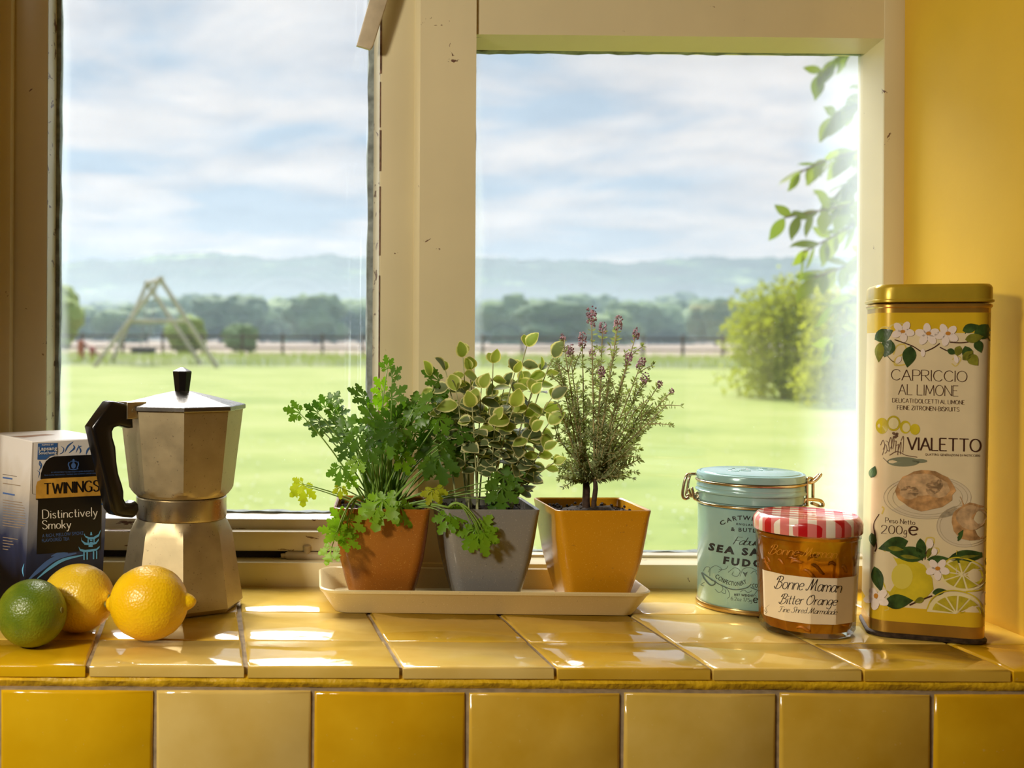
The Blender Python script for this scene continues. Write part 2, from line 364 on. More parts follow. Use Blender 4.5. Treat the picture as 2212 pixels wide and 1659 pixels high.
# ------------------------------------------------------------------ lettering and print
GLYPH = {
 'A':(7,'0,0 3.5,10 7,0|1.3,3.5 5.7,3.5'), 'B':(6,'0,0 0,10|~0,10 3,10 4.9,9 5,6.6 3.4,5.3 0,5.2|~0,5.2 3.6,5.1 5.8,3.9 5.9,1.7 4,0.2 0,0'),
 'C':(7,'~6.8,8.3 5.4,9.7 3.6,10 1.3,8.6 0.2,5 1.3,1.4 3.6,0 5.4,0.3 6.8,1.7'), 'D':(7,'0,0 0,10|~0,10 3,10 5.8,8.4 6.6,5 5.8,1.6 3,0 0,0'),
 'E':(5.2,'5,10 0,10 0,0 5.2,0|0,5.2 4,5.2'), 'F':(5,'5,10 0,10 0,0|0,5.2 4,5.2'),
 'G':(7.2,'~6.8,8.3 5.4,9.7 3.6,10 1.3,8.6 0.2,5 1.3,1.4 3.6,0 5.6,0.3 6.9,1.3|6.9,0.6 6.9,4.4 4.6,4.4'), 'H':(6.4,'0,0 0,10|6.4,0 6.4,10|0,5.2 6.4,5.2'),
 'I':(0.6,'0.3,0 0.3,10'), 'K':(6,'0,0 0,10|5.6,10 0,4.6|1.8,6 6,0'), 'L':(5,'0,10 0,0 5,0'), 'M':(8,'0,0 0.6,10 4,1.5 7.4,10 8,0'),
 'N':(6.4,'0,0 0,10 6.4,0 6.4,10'), 'O':(7.6,'~3.8,10 1.1,8.6 0,5 1.1,1.4 3.8,0 6.5,1.4 7.6,5 6.5,8.6 3.8,10'),
 'P':(5.6,'0,0 0,10|~0,10 3.3,10 5.4,8.9 5.5,6.4 4,4.9 0,4.7'), 'Q':(7.6,'~3.8,10 1.1,8.6 0,5 1.1,1.4 3.8,0 6.5,1.4 7.6,5 6.5,8.6 3.8,10|4.4,2.4 7.8,-1'),
 'R':(6,'0,0 0,10|~0,10 3.3,10 5.2,9 5.3,6.6 4,5.2 0,5|2.6,5 6.2,0'), 'S':(5.6,'~5.3,8.4 4.2,9.7 2.6,10 0.8,9 0.6,7 2.2,5.6 4.2,4.5 5.5,3 5.2,1.1 3.4,0 1.6,0.2 0.2,1.7'),
 'T':(7,'0,10 7,10|3.5,10 3.5,0'), 'U':(6.2,'~0,10 0,3.4 0.9,0.9 3.1,0 5.3,0.9 6.2,3.4 6.2,10'), 'V':(6.8,'0,10 3.4,0 6.8,10'),
 'W':(9.6,'0,10 2.5,0 4.8,9 7.1,0 9.6,10'), 'Y':(6,'0,10 3,5 6,10|3,5 3,0'), 'Z':(6,'0,10 6,10 0,0 6,0'),
 'a':(4.6,'~4.4,4.9 3.2,5.7 1.5,5.4 0.3,3.6 0.3,1.3 1.4,0.1 2.9,0.5 4.2,2.4 4.5,5.4|~4.5,5.6 4.3,1.2 5.2,0.1'), 'b':(4.6,'~0.2,10 0.2,2 0.8,0.3 2.4,0 4.2,1.2 4.5,3.2 3.6,5.2 1.8,5.4 0.2,3.6'),
 'c':(4.2,'~4.1,4.5 3,5.6 1.4,5.3 0.2,3.4 0.3,1.4 1.6,0 3.2,0.2 4.2,1.1'), 'd':(4.6,'~4.2,4.4 2.9,5.6 1.2,5 0.2,3 0.5,0.8 1.8,0 3.4,0.9 4.4,3|4.4,10 4.4,0'),
 'e':(4.4,'~0.4,2.9 2.4,3.1 4.1,3.7 4,5 2.6,5.7 1,5 0.2,3 0.8,0.8 2.3,0 4.2,1'), 'f':(3.2,'~3.6,9 2.8,10 1.6,9.4 1.3,7 1.3,0|0,5.5 3,5.5'),
 'g':(4.6,'~4.4,4.9 3.2,5.7 1.5,5.4 0.3,3.6 0.3,1.5 1.6,0.4 3.2,1.2 4.4,3.4|~4.5,5.6 4.3,-1.5 3.2,-3.4 1.2,-3.4 0.2,-2.4'), 'h':(4.6,'0.2,10 0.2,0|~0.2,3 1.4,5 3,5.6 4.2,4.6 4.4,3 4.4,0'),
 'i':(0.9,'0.4,5.6 0.4,0|0.4,7.6 0.4,8.3'), 'k':(4.2,'0.2,10 0.2,0|3.8,5.6 0.3,2.4|1.5,3.5 4.2,0'), 'l':(0.8,'0.4,10 0.4,0'),
 'm':(7.4,'0.2,5.6 0.2,0|~0.2,3.2 1.2,5.1 2.6,5.6 3.6,4.6 3.8,3 3.8,0|~3.8,3.2 4.8,5.1 6.2,5.6 7.1,4.6 7.3,3 7.3,0'), 'n':(4.6,'0.2,5.6 0.2,0|~0.2,3.2 1.4,5.1 3,5.6 4.2,4.6 4.4,3 4.4,0'),
 'o':(4.8,'~2.4,5.7 0.7,4.8 0.1,2.8 0.7,0.9 2.4,0 4.1,0.9 4.7,2.8 4.1,4.8 2.4,5.7'), 'p':(4.6,'0.2,5.6 0.2,-3.2|~0.2,3.8 1.8,5.5 3.6,5.2 4.5,3.2 4.2,1.2 2.4,0 0.8,0.4 0.2,1.6'),
 'r':(3,'0.2,5.6 0.2,0|~0.2,3 1.2,5 2.4,5.6 3.1,5.3'), 's':(3.6,'~3.3,4.7 2.2,5.7 0.8,5.3 0.5,4 1.9,3 3.3,2 3.2,0.6 1.8,0 0.2,0.9'), 't':(3,'~1.3,8.6 1.3,1.6 1.9,0.1 3.1,0.4|0,5.6 2.9,5.6'),
 'u':(4.6,'~0.2,5.6 0.3,1.6 1.4,0 3,0.5 4.3,2.6|4.4,5.6 4.4,0'), 'v':(4.4,'0,5.6 2.2,0 4.4,5.6'), 'w':(6.4,'0,5.6 1.7,0 3.2,5 4.7,0 6.4,5.6'), 'y':(4.4,'0,5.6 2.3,0|~4.4,5.6 2,-1.2 0.9,-3.3 -0.4,-3.1'),
 'z':(4,'0,5.6 4,5.6 0,0 4,0'), '0':(5.4,'~2.7,10 0.6,8.4 0,5 0.6,1.6 2.7,0 4.8,1.6 5.4,5 4.8,8.4 2.7,10'), '1':(2,'0,8 1.6,10 1.6,0'),
 '2':(5.2,'~0.3,7.6 0.8,9.5 2.6,10 4.6,9.2 4.9,7 3.4,4.4 0,0|0,0 5.2,0'), '3':(5,'~0.3,8.4 2.2,10 4.4,9 4.2,6.4 2,5.3|~2,5.3 4.6,4.4 4.8,1.6 2.6,0 0.2,1.4'), '5':(5,'4.6,10 0.8,10 0.4,5.6|~0.4,5.6 2.4,6.4 4.6,5 4.8,2.2 3,0.1 0.2,0.8'),
 '6':(5,'~4.2,9.4 2.4,9 0.6,6.4 0.1,3 1,0.6 2.6,0 4.4,1 4.9,3 4.1,5.2 2.3,5.7 0.4,4'), '7':(5,'0,10 5,10 1.6,0'), '.':(0.8,'0.3,0 0.5,0.5'), ',':(0.8,'0.5,0.5 0,-1.4'), '-':(3,'0.4,4.2 2.6,4.2'),
 '&':(6.6,'~6.4,0 1.6,6.6 1.4,8.8 2.6,10 3.8,8.8 3.2,6.8 0.6,4 0.2,1.8 1.8,0 3.8,0.4 6,4'), "'":(0.8,'0.4,10 0.2,8'),
 # swash capitals for the handwritten label
 '\u1d2e':(6.6,'~1.6,8.4 0.2,7.4 1,9.6 3.4,10.6 5.6,9.8 5.8,7.8 4.2,6 2.2,5.6|~2.2,5.6 5,5.4 6.2,3.8 5.4,1.4 3,-0.2 0.6,0.2 -0.8,2|~3,10.4 2.2,5.5 1.2,0.3'),
 '\u1d39':(9.4,'~-1,1.4 -0.4,0 0.8,0.8 2,4.4 3.6,10|~3.6,10 3.8,5 3.9,0.4|~3.9,0.4 5.4,4.6 7.6,10|~7.6,10 7.6,4 8.2,0.6 9.6,0.6'),
 '\u1d3c':(7.4,'~4.6,9.6 2,9 0.2,6 0.2,2.4 2,0 4.4,0.6 6.6,3.8 6.8,7.6 5.2,10 3.2,9.4 3,7.8'),
 '\u2131':(6.2,'~-0.6,7.8 1,9.8 3,9.4 6.2,10.2|~3.2,9.5 2.8,5 1.8,1 0.2,0 -0.8,1|1.2,5.2 4.4,5.4'),
 '\u02e2':(6,'~5.2,8.6 4.4,10.2 2.6,9.6 2.2,7.4 3.8,5 4.2,2.2 2.8,0.2 0.8,0.2 -0.8,1.6'),
}
def ribbon(pts, width, tris, verts, contrast=0.0, taper=False):
    """flat stroke along 2-D points (y up); contrast thins the horizontal strokes"""
    n = len(pts)
    if n < 2: return
    o = len(verts)
    for i, p in enumerate(pts):
        a, b = pts[max(0, i-1)], pts[min(n-1, i+1)]
        d = (b - a)
        if d.length < 1e-9: d = Vector((1, 0))
        d.normalize(); nr = Vector((-d.y, d.x))
        w = width*(1 - contrast*(1 - abs(d.y)))
        if taper: w *= 0.25 + 0.75*sin(pi*min(1, max(0, i/(n-1))))
        verts.append(p + nr*w*0.5); verts.append(p - nr*w*0.5)
    for i in range(n-1):
        tris.append((o+2*i, o+2*i+1, o+2*i+3, o+2*i+2))
def V2(x, y): return Vector((x, y))
def stroke_text(s, weight=0.9, contrast=0.0, serif=0.0, slant=0.0, gap=1.6, cond=1.0):
    """lettering drawn with a pen: verts in units where a capital is 1 high"""
    verts, tris, x = [], [], 0.0
    swash = {}
    for ch in s:
        if ch == ' ': x += 3.2; continue
        w, d = GLYPH[ch]
        for st in d.split('|'):
            sm = st[0] == '~'
            P = [V2(*[float(q) for q in p.split(',')]) for p in st.lstrip('~').split()]
            segs = [catmull([Vector((p.x, p.y, 0)) for p in P], 5)] if sm else [[a, b] for a, b in zip(P, P[1:])]
            for sg in segs:
                ribbon([V2((p[0]*cond + x), p[1]) for p in sg], weight, tris, verts, contrast)
            if serif:
                for e, q in ((P[0], P[1]), (P[-1], P[-2])):
                    if abs(e.y - q.y) > 1.2 and abs(e.x-q.x) < abs(e.y-q.y)*0.7 and (not sm or abs(e.x-q.x) < 0.1) and (e.y < 0.2 or e.y > 5.4):
                        ribbon([V2(e.x*cond + x - serif, e.y), V2(e.x*cond + x + serif, e.y)], weight*0.38, tris, verts)
        x += w*cond + gap
    width = (x - gap)
    verts = [V2((v.x + v.y*slant)/10, v.y/10) for v in verts]
    return verts, tris, width/10
_fonts = {}
def font_text(s, bold=0.0, shear=0.0, space=1.0):
    cu = bpy.data.curves.new('t', 'FONT'); cu.body = s; cu.size = 1; cu.offset = bold; cu.shear = shear; cu.space_character = space; cu.resolution_u = 2
    ob = bpy.data.objects.new('t', cu); COL.objects.link(ob)
    dg = bpy.context.evaluated_depsgraph_get(); me = ob.evaluated_get(dg).to_mesh()
    verts = [V2(v.co.x, v.co.y) for v in me.vertices]; tris = [tuple(p.vertices) for p in me.polygons]
    ob.evaluated_get(dg).to_mesh_clear(); bpy.data.objects.remove(ob); bpy.data.curves.remove(cu)
    cap = 0.729
    x0 = min(v.x for v in verts); x1 = max(v.x for v in verts)
    return [V2((v.x-x0)/cap, v.y/cap) for v in verts], tris, (x1-x0)/cap

class Printer:
    """prints flat shapes given in picture pixels onto a finished surface"""
    def __init__(s, objs, parent, part=None):
        vs, fs = [], []
        for o in objs:
            off = len(vs); b = base_of(o.parent) if o.parent else Vector((0,0,0))
            vs += [v.co + b for v in o.data.vertices]; fs += [tuple(i+off for i in p.vertices) for p in o.data.polygons]
        s.bvh = BVHTree.FromPolygons(vs, fs); s.parent = parent; s.level = 0
    def proj(s, x, y, off):
        d = ray(x, y).normalized(); loc, nr, _, _ = s.bvh.ray_cast(CAMP, d)
        if loc is None:
            q = CAMP + d*0.95
            loc, nr, _, _ = s.bvh.find_nearest(q)
        if nr.dot(d) > 0: nr = -nr
        return loc + nr*off
    def put(s, name, items, mat_, layer=1, parent=None):
        """items: (verts in pixels, faces)"""
        for it in items:
            m = MB()
            for verts, faces in (it if isinstance(it, list) else [it]):
                m.add([s.proj(v[0], v[1], 0.00012*layer) for v in verts], faces)
            m.build(name, mat_, parent or s.parent, smooth=None, recalc=False)
def in_crop(x0, y0, k):
    return lambda x, y: (x0 + x/k, y0 + y/k)
def fit(text, b0, b1, cap, tf, arc=None):
    """fit lettering between two baseline points (crop pixels), cap height in crop pixels"""
    v, f, w = text
    out = []
    for p in v:
        t = p.x/w
        if arc:
            P = [Vector((q[0], q[1], 0)) for q in arc]; n = len(P)-1
            tt = min(max(t, -0.2), 1.2)*n; i = min(max(int(tt), 0), n-1); q = P[i].lerp(P[i+1], tt-i); d = (P[i+1]-P[i]).normalized()
            out.append(tf(q.x + d.y*cap*p.y, q.y - d.x*cap*p.y))
        else:
            d = Vector((b1[0]-b0[0], b1[1]-b0[1])); e = d.normalized()
            q = Vector(b0) + d*t
            out.append(tf(q.x + e.y*cap*p.y*0.5, q.y - cap*p.y))
    return out, f
def poly(pts, tf):
    return [tf(*p) for p in pts], [tuple(range(len(pts)))]
def fan(c, pts, tf):
    n = len(pts); return [tf(*c)] + [tf(*p) for p in pts], [(0, i+1, (i+1) % n + 1) for i in range(n)]
def ell(cx, cy, rx, ry, tf, n=20, a0=0, a1=2*pi, rot=0.0):
    P = []
    for i in range(n + (0 if a1-a0 > 6.28 else 1)):
        a = a0 + (a1-a0)*i/n; x, y = rx*cos(a), ry*sin(a)
        P.append((cx + x*cos(rot) - y*sin(rot), cy + x*sin(rot) + y*cos(rot)))
    return fan((cx, cy), P, tf)
def line(pts, w, tf, smooth=True, taper=False):
    P = [Vector((p[0], p[1], 0)) for p in pts]
    if smooth and len(P) > 2: P = catmull(P, 5)
    v, f = [], []; ribbon([V2(p.x, p.y) for p in P], w, f, v, 0, taper)
    return [tf(q.x, q.y) for q in v], f
def leafshape(x, y, L, wd, ang, tf, curl=0.0):
    c, s = cos(ang), sin(ang); Q = []; n = 8
    for k in range(n+1):
        t = k/n; w = wd*0.62*sin(pi*t**0.8)
        for b in (w, w*0.5, 0, -w*0.5, -w): Q.append((x + t*L*c - b*s, y + t*L*s + b*c))
    return [tf(*q) for q in Q], [(5*k+q, 5*k+q+1, 5*k+q+6, 5*k+q+5) for k in range(n) for q in range(4)]

# ------------------------------------------------------------------ the room
YF, YB = 0.827, 1.091                # front edge and back edge of the tiled sill
XWALL = 0.5843                       # window reveal
M_wall = mat('yellow_wall_paint', srgb(216, 176, 50), 0.62, var=0.05, scale=5, bump=0.25, bscale=60, bdist=0.001)
M_plain = mat('cream_room_paint', srgb(222, 184, 98), 0.8, var=0.03, scale=4)
M_floor = mat('floor_boards', srgb(128, 92, 58), 0.6, var=0.1, scale=8)
M_grout = mat('grout', srgb(158, 140, 112), 0.9, var=0.15, scale=120, bump=0.6, bscale=300)
M_ygrout = mat('yellow_grout', srgb(218, 176, 24), 0.5, var=0.10, scale=60, bump=0.6, bscale=180, bdist=0.0025)

tag(box('floor', (-2.2, -3.2, -0.02), (2.2, 1.2, 0.0), M_floor), 'brown kitchen floor in front of the tiled wall', 'floor', kind='structure')
tag(box('ceiling', (-2.2, -3.2, 2.4), (2.2, 1.25, 2.45), M_plain), 'cream kitchen ceiling over the window', 'ceiling', kind='structure')
tag(box('wall_back', (-2.2, -3.25, 0), (2.2, -3.2, 2.4), M_plain), 'cream kitchen wall facing the window', 'wall', kind='structure')
tag(box('wall_left', (-2.25, -3.2, 0), (-2.2, 1.25, 2.4), M_plain), 'cream kitchen wall running up to the window wall', 'wall', kind='structure')
tag(box('wall_side', (2.2, -3.2, 0), (2.25, 1.25, 2.4), M_plain), 'cream kitchen wall at the far end of the room', 'wall', kind='structure')
m = MB(); m.box((XWALL, 0.90, SILL-0.004), (2.2, 1.15, 2.4), 0, 0.012)
tag(m.build('wall_right', M_wall), 'bright yellow painted window reveal beside the tall lemon biscuit tin', 'wall', kind='structure')
m = MB(); m.box((-2.2, 0.90, SILL-0.004), (-0.315, 1.2, 2.4), 0, 0.012)
tag(m.build('wall_window_side', M_wall), 'yellow painted window reveal behind the tea box', 'wall', kind='structure')
tag(box('wall_lintel', (-0.315, 0.90, 1.98), (XWALL, 1.2, 2.4), M_wall), 'yellow painted wall above the window', 'wall', kind='structure')

# tiled wall below the sill: a grout body, each tile its own piece
wf = tag(box('wall_front', (-2.2, YF-0.0022, 0.0), (2.2, 1.2, 0.9835), M_grout), 'wall of square yellow glazed tiles under the sill edge', 'wall', kind='structure')
random.seed(4)
DEEP = [(srgb(212, 164, 8), srgb(224, 180, 26)), (srgb(204, 154, 10), srgb(220, 174, 30))]
PALE = [(srgb(214, 180, 90), srgb(228, 200, 120)), (srgb(208, 173, 70), srgb(226, 194, 104)), (srgb(204, 162, 44), srgb(222, 184, 76))]
def tile_mat(kind, k):
    a, b = (DEEP if kind == 'd' else PALE)[k % (2 if kind == 'd' else 3)]
    return glaze('yellow_glaze_%s%d' % (kind, k), a, b, k + (10 if kind == 'd' else 0))
def slab(c, nrm, th, ch, rnd, sub=3):
    """pillowed tile: outline corners c (counter-clockwise seen from nrm), slightly uneven rim"""
    m = MB(); nrm = Vector(nrm); c = [Vector(p) for p in c]; cen = sum(c, Vector())/4
    edge = []
    for i in range(4):
        a, b = c[i], c[(i+1) % 4]
        for k in range(sub): edge.append(a.lerp(b, k/sub))
    def ring(inset, h, jit):
        out = []
        for p in edge:
            d = (cen-p); q = p + d.normalized()*inset*1.25 if d.length > 0 else p
            out.append(q + nrm*h + Vector((rnd.uniform(-1,1), rnd.uniform(-1,1), rnd.uniform(-1,1)))*jit)
        return out
    rings = [ring(0, -th, 0), ring(0, -ch*1.1, 0.00025), ring(ch*0.35, -ch*0.35, 0.0002), ring(ch, 0, 0.0001)]
    m.loft(rings, True, False)
    n = len(edge); o = len(m.v); m.v.append(cen + nrm*0.0004)
    for i in range(n): m.f.append((o-n+i, o-n+(i+1) % n, o)); m.m.append(0)
    return m
rnd = random.Random(11)
fx = [338, 680, 1015, 1350, 1687, 2020]
order = ['d', 'p', 'd', 'p', 'p', 'p', 'p', 'p', 'd', 'p']
wj = [(x - CX)/F*0.8225 for x in fx]; wp = (wj[-1]-wj[0])/5
joints = [wj[0] - wp*k for k in range(3, 0, -1)] + wj + [wj[-1] + wp*k for k in range(1, 4)]
for r in range(2):
    zt = 0.9825 - r*0.1125; zb = zt - 0.1095
    for k in range(len(joints)-1):
        x0, x1 = joints[k] + 0.0014, joints[k+1] - 0.0014
        j = lambda: rnd.uniform(-0.0006, 0.0006)
        c = [(x0+j(), YF-0.0045, zb+j()), (x1+j(), YF-0.0045, zb+j()), (x1+j(), YF-0.0045, zt+j()), (x0+j(), YF-0.0045, zt+j())]
        kind = {2: ('d', 0), 3: ('p', 0), 4: ('d', 1), 5: ('p', 2), 6: ('p', 1), 7: ('p', 2), 8: ('d', 1)}.get(k if r == 0 else (k+3) % 9, ('p', 1))
        slab(c, (0, -1, 0), 0.009, 0.0022, rnd).build('tile', tile_mat(*kind), wf, smooth=50)

# tiled sill
sl = tag(box('window_sill', (-0.72, YF+0.004, 0.9835), (1.05, YB+0.012, 0.9978), M_grout), 'window sill of glossy yellow tiles carrying the jars, pots and fruit', 'sill', kind='structure')
SK = (444 - CX)/F                      # the joints run slightly askew
sj = [(x - CX)/F*YF for x in (192, 535, 869, 1204, 1541, 1868, 2190)]
sp_ = (sj[-1]-sj[0])/6
sj = [sj[0]-sp_*k for k in range(4, 0, -1)] + sj + [sj[-1]+sp_*k for k in range(1, 5)]
rows = [(YF, 0.897), (0.897, 0.990), (0.990, YB)]
# kinds per row, first visible column is the fifth gap (index 3 = left of joint 192)
rk = [{3: ('d', 0), 4: ('p', 0), 5: ('p', 1), 6: ('p', 0), 7: ('p', 2), 8: ('p', 1), 9: ('p', 2), 10: ('d', 1)},
      {3: ('p', 1), 4: ('p', 2), 5: ('p', 0), 6: ('p', 2), 7: ('p', 2), 8: ('p', 0), 9: ('p', 1), 10: ('p', 2)},
      {3: ('p', 2), 4: ('p', 0), 5: ('p', 1), 6: ('p', 0), 7: ('p', 2), 8: ('p', 1), 9: ('p', 0), 10: ('d', 1)}]
for r, (ya, yb) in enumerate(rows):
    for k in range(len(sj)-1):
        xa, xb = sj[k] + 0.0014, sj[k+1] - 0.0014
        if r > 0 and (xa > 0.60 or xb < -0.40): continue
        j = lambda: rnd.uniform(-0.0004, 0.0004)
        def P(x, y): return (x + SK*(y-YF) + j(), y + j(), SILL + rnd.uniform(-0.0003, 0.0003) - 0.0004)
        y0, y1 = ya + (0.0 if r == 0 else 0.0007), yb - 0.0007
        if r == 2: y1 = yb + 0.008
        c = [P(xa, y0), P(xb, y0), P(xb, y1), P(xa, y1)]
        kd = rk[r].get(k, ('p', (k+r) % 3))
        slab(c, (0, 0, 1), 0.0085 if r == 0 else 0.006, 0.0018, rnd).build('tile', tile_mat(*kd), sl, smooth=50)
# rough yellow pointing under the nosing of the sill
m = MB(); n = 150; rr = random.Random(3)
prof = [(0.0038, 0.9925), (-0.0005, 0.9885), (0.0005, 0.9855), (0.0035, 0.9826), (0.006, 0.980)]
rings = []
for i in range(n+1):
    x = -0.72 + 1.77*i/n
    rings.append([Vector((x, YF + y + rr.uniform(-0.0007, 0.0007), z + rr.uniform(-0.0004, 0.0004))) for y, z in prof] + [Vector((x, YF+0.012, 0.980)), Vector((x, YF+0.012, 0.9925))])
m.loft(rings)
tag(m.build('trim_1', M_ygrout, smooth=60), 'rough yellow pointing between the sill edge and wall tiles', 'trim', kind='structure')

# ------------------------------------------------------------------ the window
M_frame = paint_wood('cream_window_paint', srgb(220, 208, 168))
M_frame2 = paint_wood('cream_window_paint_worn', srgb(218, 208, 182), 0.615, (0.4, 1, 1.3))
M_bare = mat('bare_wood_edge', srgb(120, 92, 72), 0.8, var=0.3, scale=160)
M_putty = mat('grey_putty', srgb(132, 142, 142), 0.8, var=0.25, scale=90, bump=0.6, bscale=200)
M_brass = mat('painted_iron', srgb(188, 174, 146), 0.45, var=0.1, scale=60)
YG = 1.142                             # glass
ZTOP = 1.98
w1 = thing('window_1', (-0.08, YG, SILL), 'cream casement window pane with a view of the swing frame', 'window', kind='structure')
w2 = thing('window_2', (0.37, YG, SILL), 'fixed window pane with flaking cream frame, bush and lawn beyond', 'window', kind='structure')
def Xat(px, Y): return (px - CX)/F*Y
# outer frame: bottom member, jambs, mullion, head
m = MB(); m.box((-0.36, YB, SILL-0.003), (XWALL, 1.132, 1.0223), 0, 0.0025); m.box((-0.36, 1.126, SILL), (XWALL, 1.17, 1.0215))
m.build('frame_bottom', M_frame, w2, smooth=40)
m = MB(); m.box((-0.36, 1.100, SILL+0.02), (Xat(22, 1.10), 1.19, ZTOP), 0, 0.004); m.build('jamb', M_frame, w1, smooth=40)
m = MB(); m.box((Xat(1906, 1.098), 1.097, SILL+0.02), (XWALL+0.001, 1.149, ZTOP), 0, 0.002); m.build('jamb', M_frame, w2, smooth=40)
# mullion with a chamfer on its casement side
xl, xr = Xat(905, 1.095), Xat(1024, 1.10)
m = MB(); m.prism([(xl, 1.095, SILL+0.015), (xr, 1.095, SILL+0.015), (xr, 1.19, SILL+0.015), (xl-0.004, 1.19, SILL+0.015), (xl-0.004, 1.106, SILL+0.015)], (0, 0, ZTOP-SILL-0.015))
m.build('mullion', M_frame, w2, smooth=20)
m = MB(); m.box((-0.36, 1.095, ZTOP-0.03), (XWALL, 1.19, ZTOP+0.01)); m.build('frame_head', M_frame, w2, smooth=40)
# fixed light: top rail with sloping lower edge, stop beads, putty, glass
zr = at(1400, 78, 1.10).z
m = MB()
zl_, zr_ = at(1025, 74, 1.098).z, at(1906, 83, 1.098).z
m.prism([(xr-0.002, 1.098, zl_), (Xat(1908, 1.098), 1.098, zr_), (Xat(1908, 1.098), 1.098, ZTOP-0.02), (xr-0.002, 1.098, ZTOP-0.02)], (0, 0.07, 0))
m.build('top_rail', M_frame, w2, smooth=20)
gl, gr, gb, gt = Xat(1022, YG), Xat(1866, YG), at(1500, 1192, YG).z, at(1400, 100, YG).z
# bevelled beads running round the glass
def bead(a, b, inw, d0, d1, name, mt, par):
    """strip whose room edge a..b at depth d0 slopes in by inw to depth d1"""
    m = MB(); a, b, iw = Vector(a), Vector(b), Vector(inw)
    A0, B0 = Vector((a.x, d0, a.z)), Vector((b.x, d0, b.z)); A1, B1 = Vector((a.x, d1, a.z)) + iw, Vector((b.x, d1, b.z)) + iw
    A2, B2 = Vector((a.x, d1, a.z)) - iw*0.6, Vector((b.x, d1, b.z)) - iw*0.6
    m.add([A0, B0, B1, A1, A2, B2], [(0, 1, 2, 3), (3, 2, 5, 4), (4, 5, 1, 0), (0, 3, 4), (1, 5, 2)])
    return m.build(name, mt, par, smooth=None)
xj = Xat(1906, 1.098)
bead((xr, 0, zl_), (xj, 0, zr_), (0, 0, -0.006), 1.099, 1.134, 'glazing_bead', M_frame, w2)
bead((xj, 0, SILL+0.02), (xj, 0, 1.60), (0.0005, 0, 0), 1.099, 1.137, 'glazing_bead', M_frame, w2)
def putty(lo, hi, par, seed):
    rp = random.Random(seed); m = MB(); lo, hi = Vector(lo), Vector(hi)
    ax = max(range(3), key=lambda i: hi[i]-lo[i]); n = 40; rings = []
    oth = [i for i in range(3) if i != ax]
    for i in range(n+1):
        ring = []
        for a, b in ((0, 0), (1, 0), (1, 1), (0, 1)):
            p = Vector((0, 0, 0)); p[ax] = lo[ax] + (hi[ax]-lo[ax])*i/n
            p[oth[0]] = (lo, hi)[a][oth[0]] + rp.uniform(-1, 1)*0.0009; p[oth[1]] = (lo, hi)[b][oth[1]] + rp.uniform(-1, 1)*0.0009
            ring.append(p)
        rings.append(ring)
    m.loft(rings); return m.build('putty', M_putty, par, smooth=60)
zg0, zg1 = at(1030, 101, YG).z, at(1860, 118, YG).z
putty((gl-0.004, YG-0.005, zg1+0.0005), (gr+0.003, YG+0.006, zl_+0.004), w2, 1)
putty((gr-0.001, YG-0.005, gb-0.01), (gr+0.006, YG+0.006, zl_), w2, 2)
putty((gl-0.004, YG-0.004, gb-0.004), (gr+0.003, YG+0.006, gb+0.0008), w2, 3)
putty((gl-0.006, YG-0.004, gb-0.01), (gl+0.0006, YG+0.006, zl_), w2, 5)
m = MB(); m.box((gl-0.008, 1.124, 1.0205), (gr+0.008, YG+0.004, gb), 0, 0.002); m.build('glazing_bead', M_frame2, w2, smooth=40)
box('pane', (gl-0.003, YG, gb-0.003), (gr+0.003, YG+0.003, zl_+0.004), glass_pane_mat('old_glass_b', 'right'), w2, smooth=None)
# casement: stiles, rails, glass
cl0, cl1 = Xat(24, 1.115), Xat(102, 1.115); cr0, cr1 = Xat(818, 1.110), xl-0.0035
ca, cb = Xat(130, YG), Xat(792, YG)
YC = 1.112
m = MB(); m.box((cl0, YC, 1.030), (cl1, 1.165, ZTOP-0.03), 0, 0.002); m.build('stile', M_frame, w1, smooth=40)
m = MB(); m.box((cr0, YC-0.004, 1.030), (cr1, 1.165, ZTOP-0.03), 0, 0.002); m.build('stile', M_frame, w1, smooth=40)
bead((cl1, 0, 1.03), (cl1, 0, ZTOP-0.03), (0.0035, 0, 0), YC+0.001, YG-0.006, 'glazing_bead', M_frame2, w1)
bead((cr0, 0, 1.03), (cr0, 0, ZTOP-0.03), (-0.004, 0, 0), YC-0.003, YG-0.006, 'glazing_bead', M_frame2, w1)
rb = random.Random(8); zz = 1.03
while zz < ZTOP-0.04:                  # paint worn off along the stile edge
    ln = rb.uniform(0.02, 0.12); box('worn_edge', (cr0-0.0003, YC-0.0043, zz), (cr0+rb.uniform(0.0006, 0.0016), YC-0.002, zz+ln), M_bare, w1); zz += ln + rb.uniform(0.0, 0.03)
zc0, zc1, zc2, zgl = at(600, 1190, YC).z, at(600, 1146, YC).z, at(600, 1120, YC+0.01).z, at(600, 1107, YG).z
m = MB(); m.box((cl0, YC-0.004, zc0), (cr1, 1.165, zc1), 0, 0.003); m.build('bottom_rail', M_frame2, w1, smooth=40)
m = MB(); m.box((cl1-0.002, YC+0.008, zc1-0.003), (cr0+0.002, 1.160, zc2), 0, 0.0015); m.build('bottom_rail', M_frame2, w1, smooth=40)
bead((cl1-0.002, 0, zc2), (cr0+0.002, 0, zc2), (0, 0, (zgl-zc2)), YC+0.010, YG-0.002, 'glazing_bead', M_frame2, w1)
putty((ca-0.010, YG-0.006, zgl-0.006), (ca, YG+0.006, ZTOP-0.03), w1, 6)
putty((cb, YG-0.006, zgl-0.006), (cb+0.010, YG+0.006, ZTOP-0.03), w1, 7)
putty((ca-0.004, YG-0.003, zgl-0.006), (cb+0.004, YG+0.006, zgl+0.0015), w1, 8)
box('pane', (ca-0.003, YG, zgl-0.003), (cb+0.003, YG+0.003, ZTOP-0.03), glass_pane_mat('old_glass_a', 'left'), w1, smooth=None)
